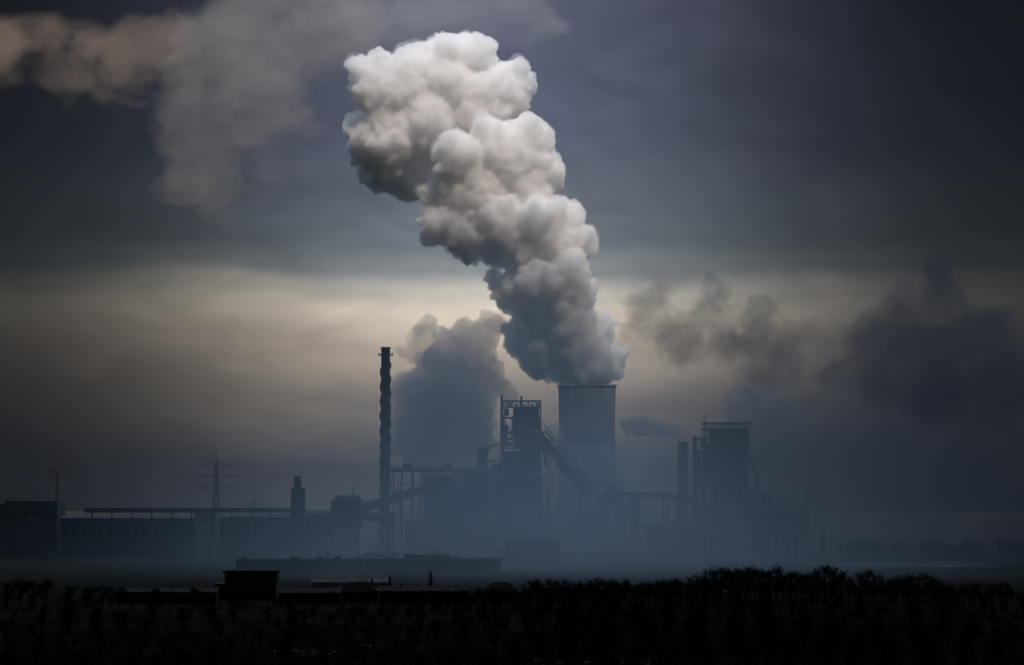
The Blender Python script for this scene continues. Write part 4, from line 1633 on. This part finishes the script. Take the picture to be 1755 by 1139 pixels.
# dark smoke leaning left from the furnace head
smoke('furnace_smoke',
      [(886, 686, 9, 10), (872, 674, 18, 20), (852, 660, 26, 25), (826, 640, 40, 25), (800, 615, 50, 25), (822, 578, 38, 20), (840, 552, 28, 15), (770, 592, 36, 25), (790, 570, 26, 20),
       (724, 566, 26, 10), (712, 582, 20, 10), (690, 600, 10, 10), (765, 640, 66, 30), (722, 672, 52, 30), (760, 700, 74, 30), (708, 722, 48, 30), (800, 690, 62, 30), (735, 762, 60, 30), (800, 750, 56, 30)],
      2965, .045, (.52, .60, .71), 'dark blue-grey smoke cloud leaning left from the furnace head', freq=.045, amp=2.6, voxel=2.0, seed=1, absorb=(.25, .25, .25))
smoke('bright_steam', [(862, 548, 16, 0), (876, 540, 14, 0), (850, 562, 12, 0), (884, 552, 10, 0), (838, 556, 12, 0)],  # sunlit edge of the dark smoke, put in as separate whiter wisps
      3010, .016, (.97, .96, .94), 'thin pale wisps standing in for the sunlit upper edge of the dark smoke', 'steam', 8, 5, .08, 2.2, 1.5, 2, (1, 1, 1))
# thin smoke right of the cooling tower
smoke('stack_smoke',
      [(1169, 755, 7, 0), (1160, 746, 11, 0), (1146, 738, 15, 0), (1130, 735, 18, 0), (1128, 722, 9, 0), (1110, 732, 20, 0), (1108, 719, 10, 0), (1090, 730, 19, 0), (1086, 720, 10, 0), (1072, 730, 12, 0)],
      2890, .10, (.34, .37, .44), 'low ragged smoke trail blowing left from the stout stack', freq=.09, amp=1.3, voxel=1.4, seed=3)
DR = [
    ([(1100, 552, 44, 0), (1118, 512, 36, 0), (1108, 532, 46, 0), (1080, 560, 24, 0), (1140, 575, 40, 0)], 2600, 'leftmost grey smoke puff right of the cooling tower', 4),
    ([(1185, 575, 50, 0), (1205, 550, 44, 5), (1224, 500, 34, 5), (1218, 528, 42, 5), (1160, 598, 36, 0), (1240, 585, 44, 0)], 2580, 'grey smoke puff with a tall peak in the bright gap', 5),
    ([(1290, 580, 52, 5), (1300, 545, 40, 5), (1335, 605, 56, 5), (1355, 568, 34, 5), (1378, 556, 24, 5), (1310, 640, 50, 0)], 2560, 'ragged grey smoke puff above the hazy second furnace', 6),
]
for blobs, Y, lab, sd in DR:
    soft_smoke('drifting_smoke', blobs, Y, .026, (.15, .17, .22), lab, .042, 3.0, 4.5, (.25, .25, .25), .6, seed=sd, group='dark drifting smoke', warp=36)
soft_smoke('drifting_smoke',
           [(1600, 500, 56, 0), (1628, 512, 46, 0), (1560, 535, 64, 0), (1510, 580, 64, 0), (1570, 590, 82, 0), (1640, 585, 76, 0), (1695, 575, 60, 0), (1600, 655, 95, 0), (1500, 645, 66, 0), (1720, 655, 90, 0), (1440, 650, 40, 0)],
           2600, .034, (.09, .10, .13), 'big dark smoke cloud at the right edge of the bright gap', .034, 2.5, 5.0, (.25, .25, .25), .6, seed=7, group='dark drifting smoke', warp=44)
soft_smoke('drifting_smoke',
           [(1300, 698, 56, 0), (1325, 690, 46, 0), (1272, 704, 44, 0), (1330, 745, 72, 0), (1262, 738, 40, 0)],
           3030, .030, (.20, .22, .28), 'round topped smoke cloud behind the hazy second furnace', .036, 1.6, 6.0, (.25, .25, .25), .7, seed=8, group='dark drifting smoke', warp=26)


def smoke_bank():
    """murky smoke lying on the ground over the right end of the works, ragged on top"""
    m = bpy.data.materials.new('murk')
    m.use_nodes = True
    t = m.node_tree
    t.nodes.clear()
    k = NT(t)
    geo = t.nodes.new('ShaderNodeNewGeometry')
    P = geo.outputs['Position']
    sep = t.nodes.new('ShaderNodeSeparateXYZ')
    k.put(sep.inputs[0], P)
    n = k.noise(P, .009, 5.0, .6, .4)
    top = k.math('ADD', sep.outputs[2], k.math('MULTIPLY', k.math('SUBTRACT', n, .5), 260.0))
    f = k.maprange(top, 90, 290, 1, 0, True)
    gx = k.maprange(k.math('ADD', sep.outputs[0], k.math('MULTIPLY', k.math('SUBTRACT', n, .5), 200.0)), 70, 380, 0, 1, True)
    den = k.math('MULTIPLY', k.math('MULTIPLY', f, gx), .0062)
    v = t.nodes.new('ShaderNodeVolumePrincipled')
    v.inputs['Color'].default_value = (.14, .135, .155, 1)
    v.inputs['Absorption Color'].default_value = (.25, .25, .25, 1)
    k.put(v.inputs['Density'], den)
    out = t.nodes.new('ShaderNodeOutputMaterial')
    t.links.new(v.outputs[0], out.inputs['Volume'])
    m.cycles.volume_step_rate = .5
    o = MB().box(-40, 1400, 2380, 2790, -.7, 425).build('smoke_bank', m)
    tag(o, 'broad murky brown-grey smoke bank over the right end of the works', None, None, 'stuff')


smoke_bank()
smoke('ground_steam',
      [(985, 830, 46, 0), (1030, 815, 50, 0), (1070, 850, 46, 0), (1000, 875, 46, 0), (960, 800, 30, 0), (1050, 890, 44, 0), (1100, 875, 36, 0), (945, 750, 20, 10), (965, 775, 28, 10), (1010, 790, 34, 0)],
      2930, .028, (.50, .60, .72), 'thin steam drifting round the foot of the cooling tower', 'steam', 10, 4, .03, 5.0, 3.0, 10)
# older steam high on the left, partly in the sun
soft_smoke('steam_cloud',
           [(350, 95, 84, 0), (430, 80, 120, 0), (510, 60, 120, 0), (330, 190, 80, 20), (410, 190, 130, 20), (320, 260, 70, 30), (390, 280, 80, 30), (480, 170, 110, 10), (580, 30, 120, 0)],
           3350, .0085, (.47, .42, .38), 'large soft grey steam cloud high left of the plume', .017, 3.2, 3.0, (.3, .3, .3), .45, 'cloud', 7, 11, warp=110, shear=(.7, 1, 1))
soft_smoke('steam_cloud',
           [(0, 55, 80, 0), (80, 60, 66, 0), (150, 75, 66, 0), (220, 85, 70, 0), (280, 85, 64, 0), (110, 115, 60, 15), (210, 140, 60, 15)],
           3500, .0085, (.56, .42, .32), 'warm lit wispy cloud in the top left corner', .017, 3.2, 3.0, (.3, .3, .3), .45, 'cloud', 7, 12, warp=100, shear=(.7, 1, 1))
soft_smoke('steam_cloud',
           [(620, 25, 90, 40), (700, 15, 100, 40), (780, 0, 100, 40), (860, 15, 92, 40), (915, 40, 64, 40), (880, 75, 60, 40)],
           3450, .0075, (.50, .49, .49), 'pale soft steam cloud behind the top of the plume', .017, 3.0, 3.0, (.3, .3, .3), .45, 'cloud', 7, 13, warp=90, shear=(.7, 1, 1))


# ------------------------------------------------------------------ smog lying over the works, and the general haze
def smog_bank():
    m = bpy.data.materials.new('smog')
    m.use_nodes = True
    t = m.node_tree
    t.nodes.clear()
    k = NT(t)
    geo = t.nodes.new('ShaderNodeNewGeometry')
    P = geo.outputs['Position']
    sep = t.nodes.new('ShaderNodeSeparateXYZ')
    k.put(sep.inputs[0], P)
    z = sep.outputs[2]
    fall = k.math('EXPONENT', k.math('DIVIDE', z, -SMOG_H))
    n = k.noise(P, .004, 3.0, .55)
    fn = k.maprange(n, .3, .7, .55, 1.45)
    gx = k.math('DIVIDE', k.math('SUBTRACT', sep.outputs[0], 45.0), 235.0)      # thickest over the furnaces, thinner to both sides
    gx = k.math('ADD', k.math('MULTIPLY', k.math('EXPONENT', k.math('MULTIPLY', k.math('MULTIPLY', gx, gx), -1.0)), .988), .012)
    gy = k.maprange(sep.outputs[1], 1800, 2400, 0, 1, True)
    den = k.math('MULTIPLY', k.math('MULTIPLY', k.math('MULTIPLY', k.math('MULTIPLY', fall, fn), gx), gy), SMOG_D)
    v = t.nodes.new('ShaderNodeVolumePrincipled')
    v.inputs['Color'].default_value = (.50, .64, .77, 1)
    v.inputs['Absorption Color'].default_value = (.3, .35, .4, 1)
    k.put(v.inputs['Density'], den)
    out = t.nodes.new('ShaderNodeOutputMaterial')
    t.links.new(v.outputs[0], out.inputs['Volume'])
    try:
        m.cycles.volume_step_rate = .8
    except Exception:
        pass
    mb = MB().box(-1500, 1500, 1790, 3062, -.6, 400)
    o = mb.build('smog', m)
    tag(o, 'blue-grey smog lying over the steelworks', None, None, 'stuff')


SMOG_D, SMOG_H = .0062, 80.0
smog_bank()

hz = volume_mat('haze', 0.7e-5, (.70, .82, .95), 0.0, 0, absorb=(.5, .5, .5))
tag(MB().box(-9100, 9100, -3100, 7000, -1.5, 835).build('haze', hz), 'thin blue haze in the air', None, None, 'stuff')
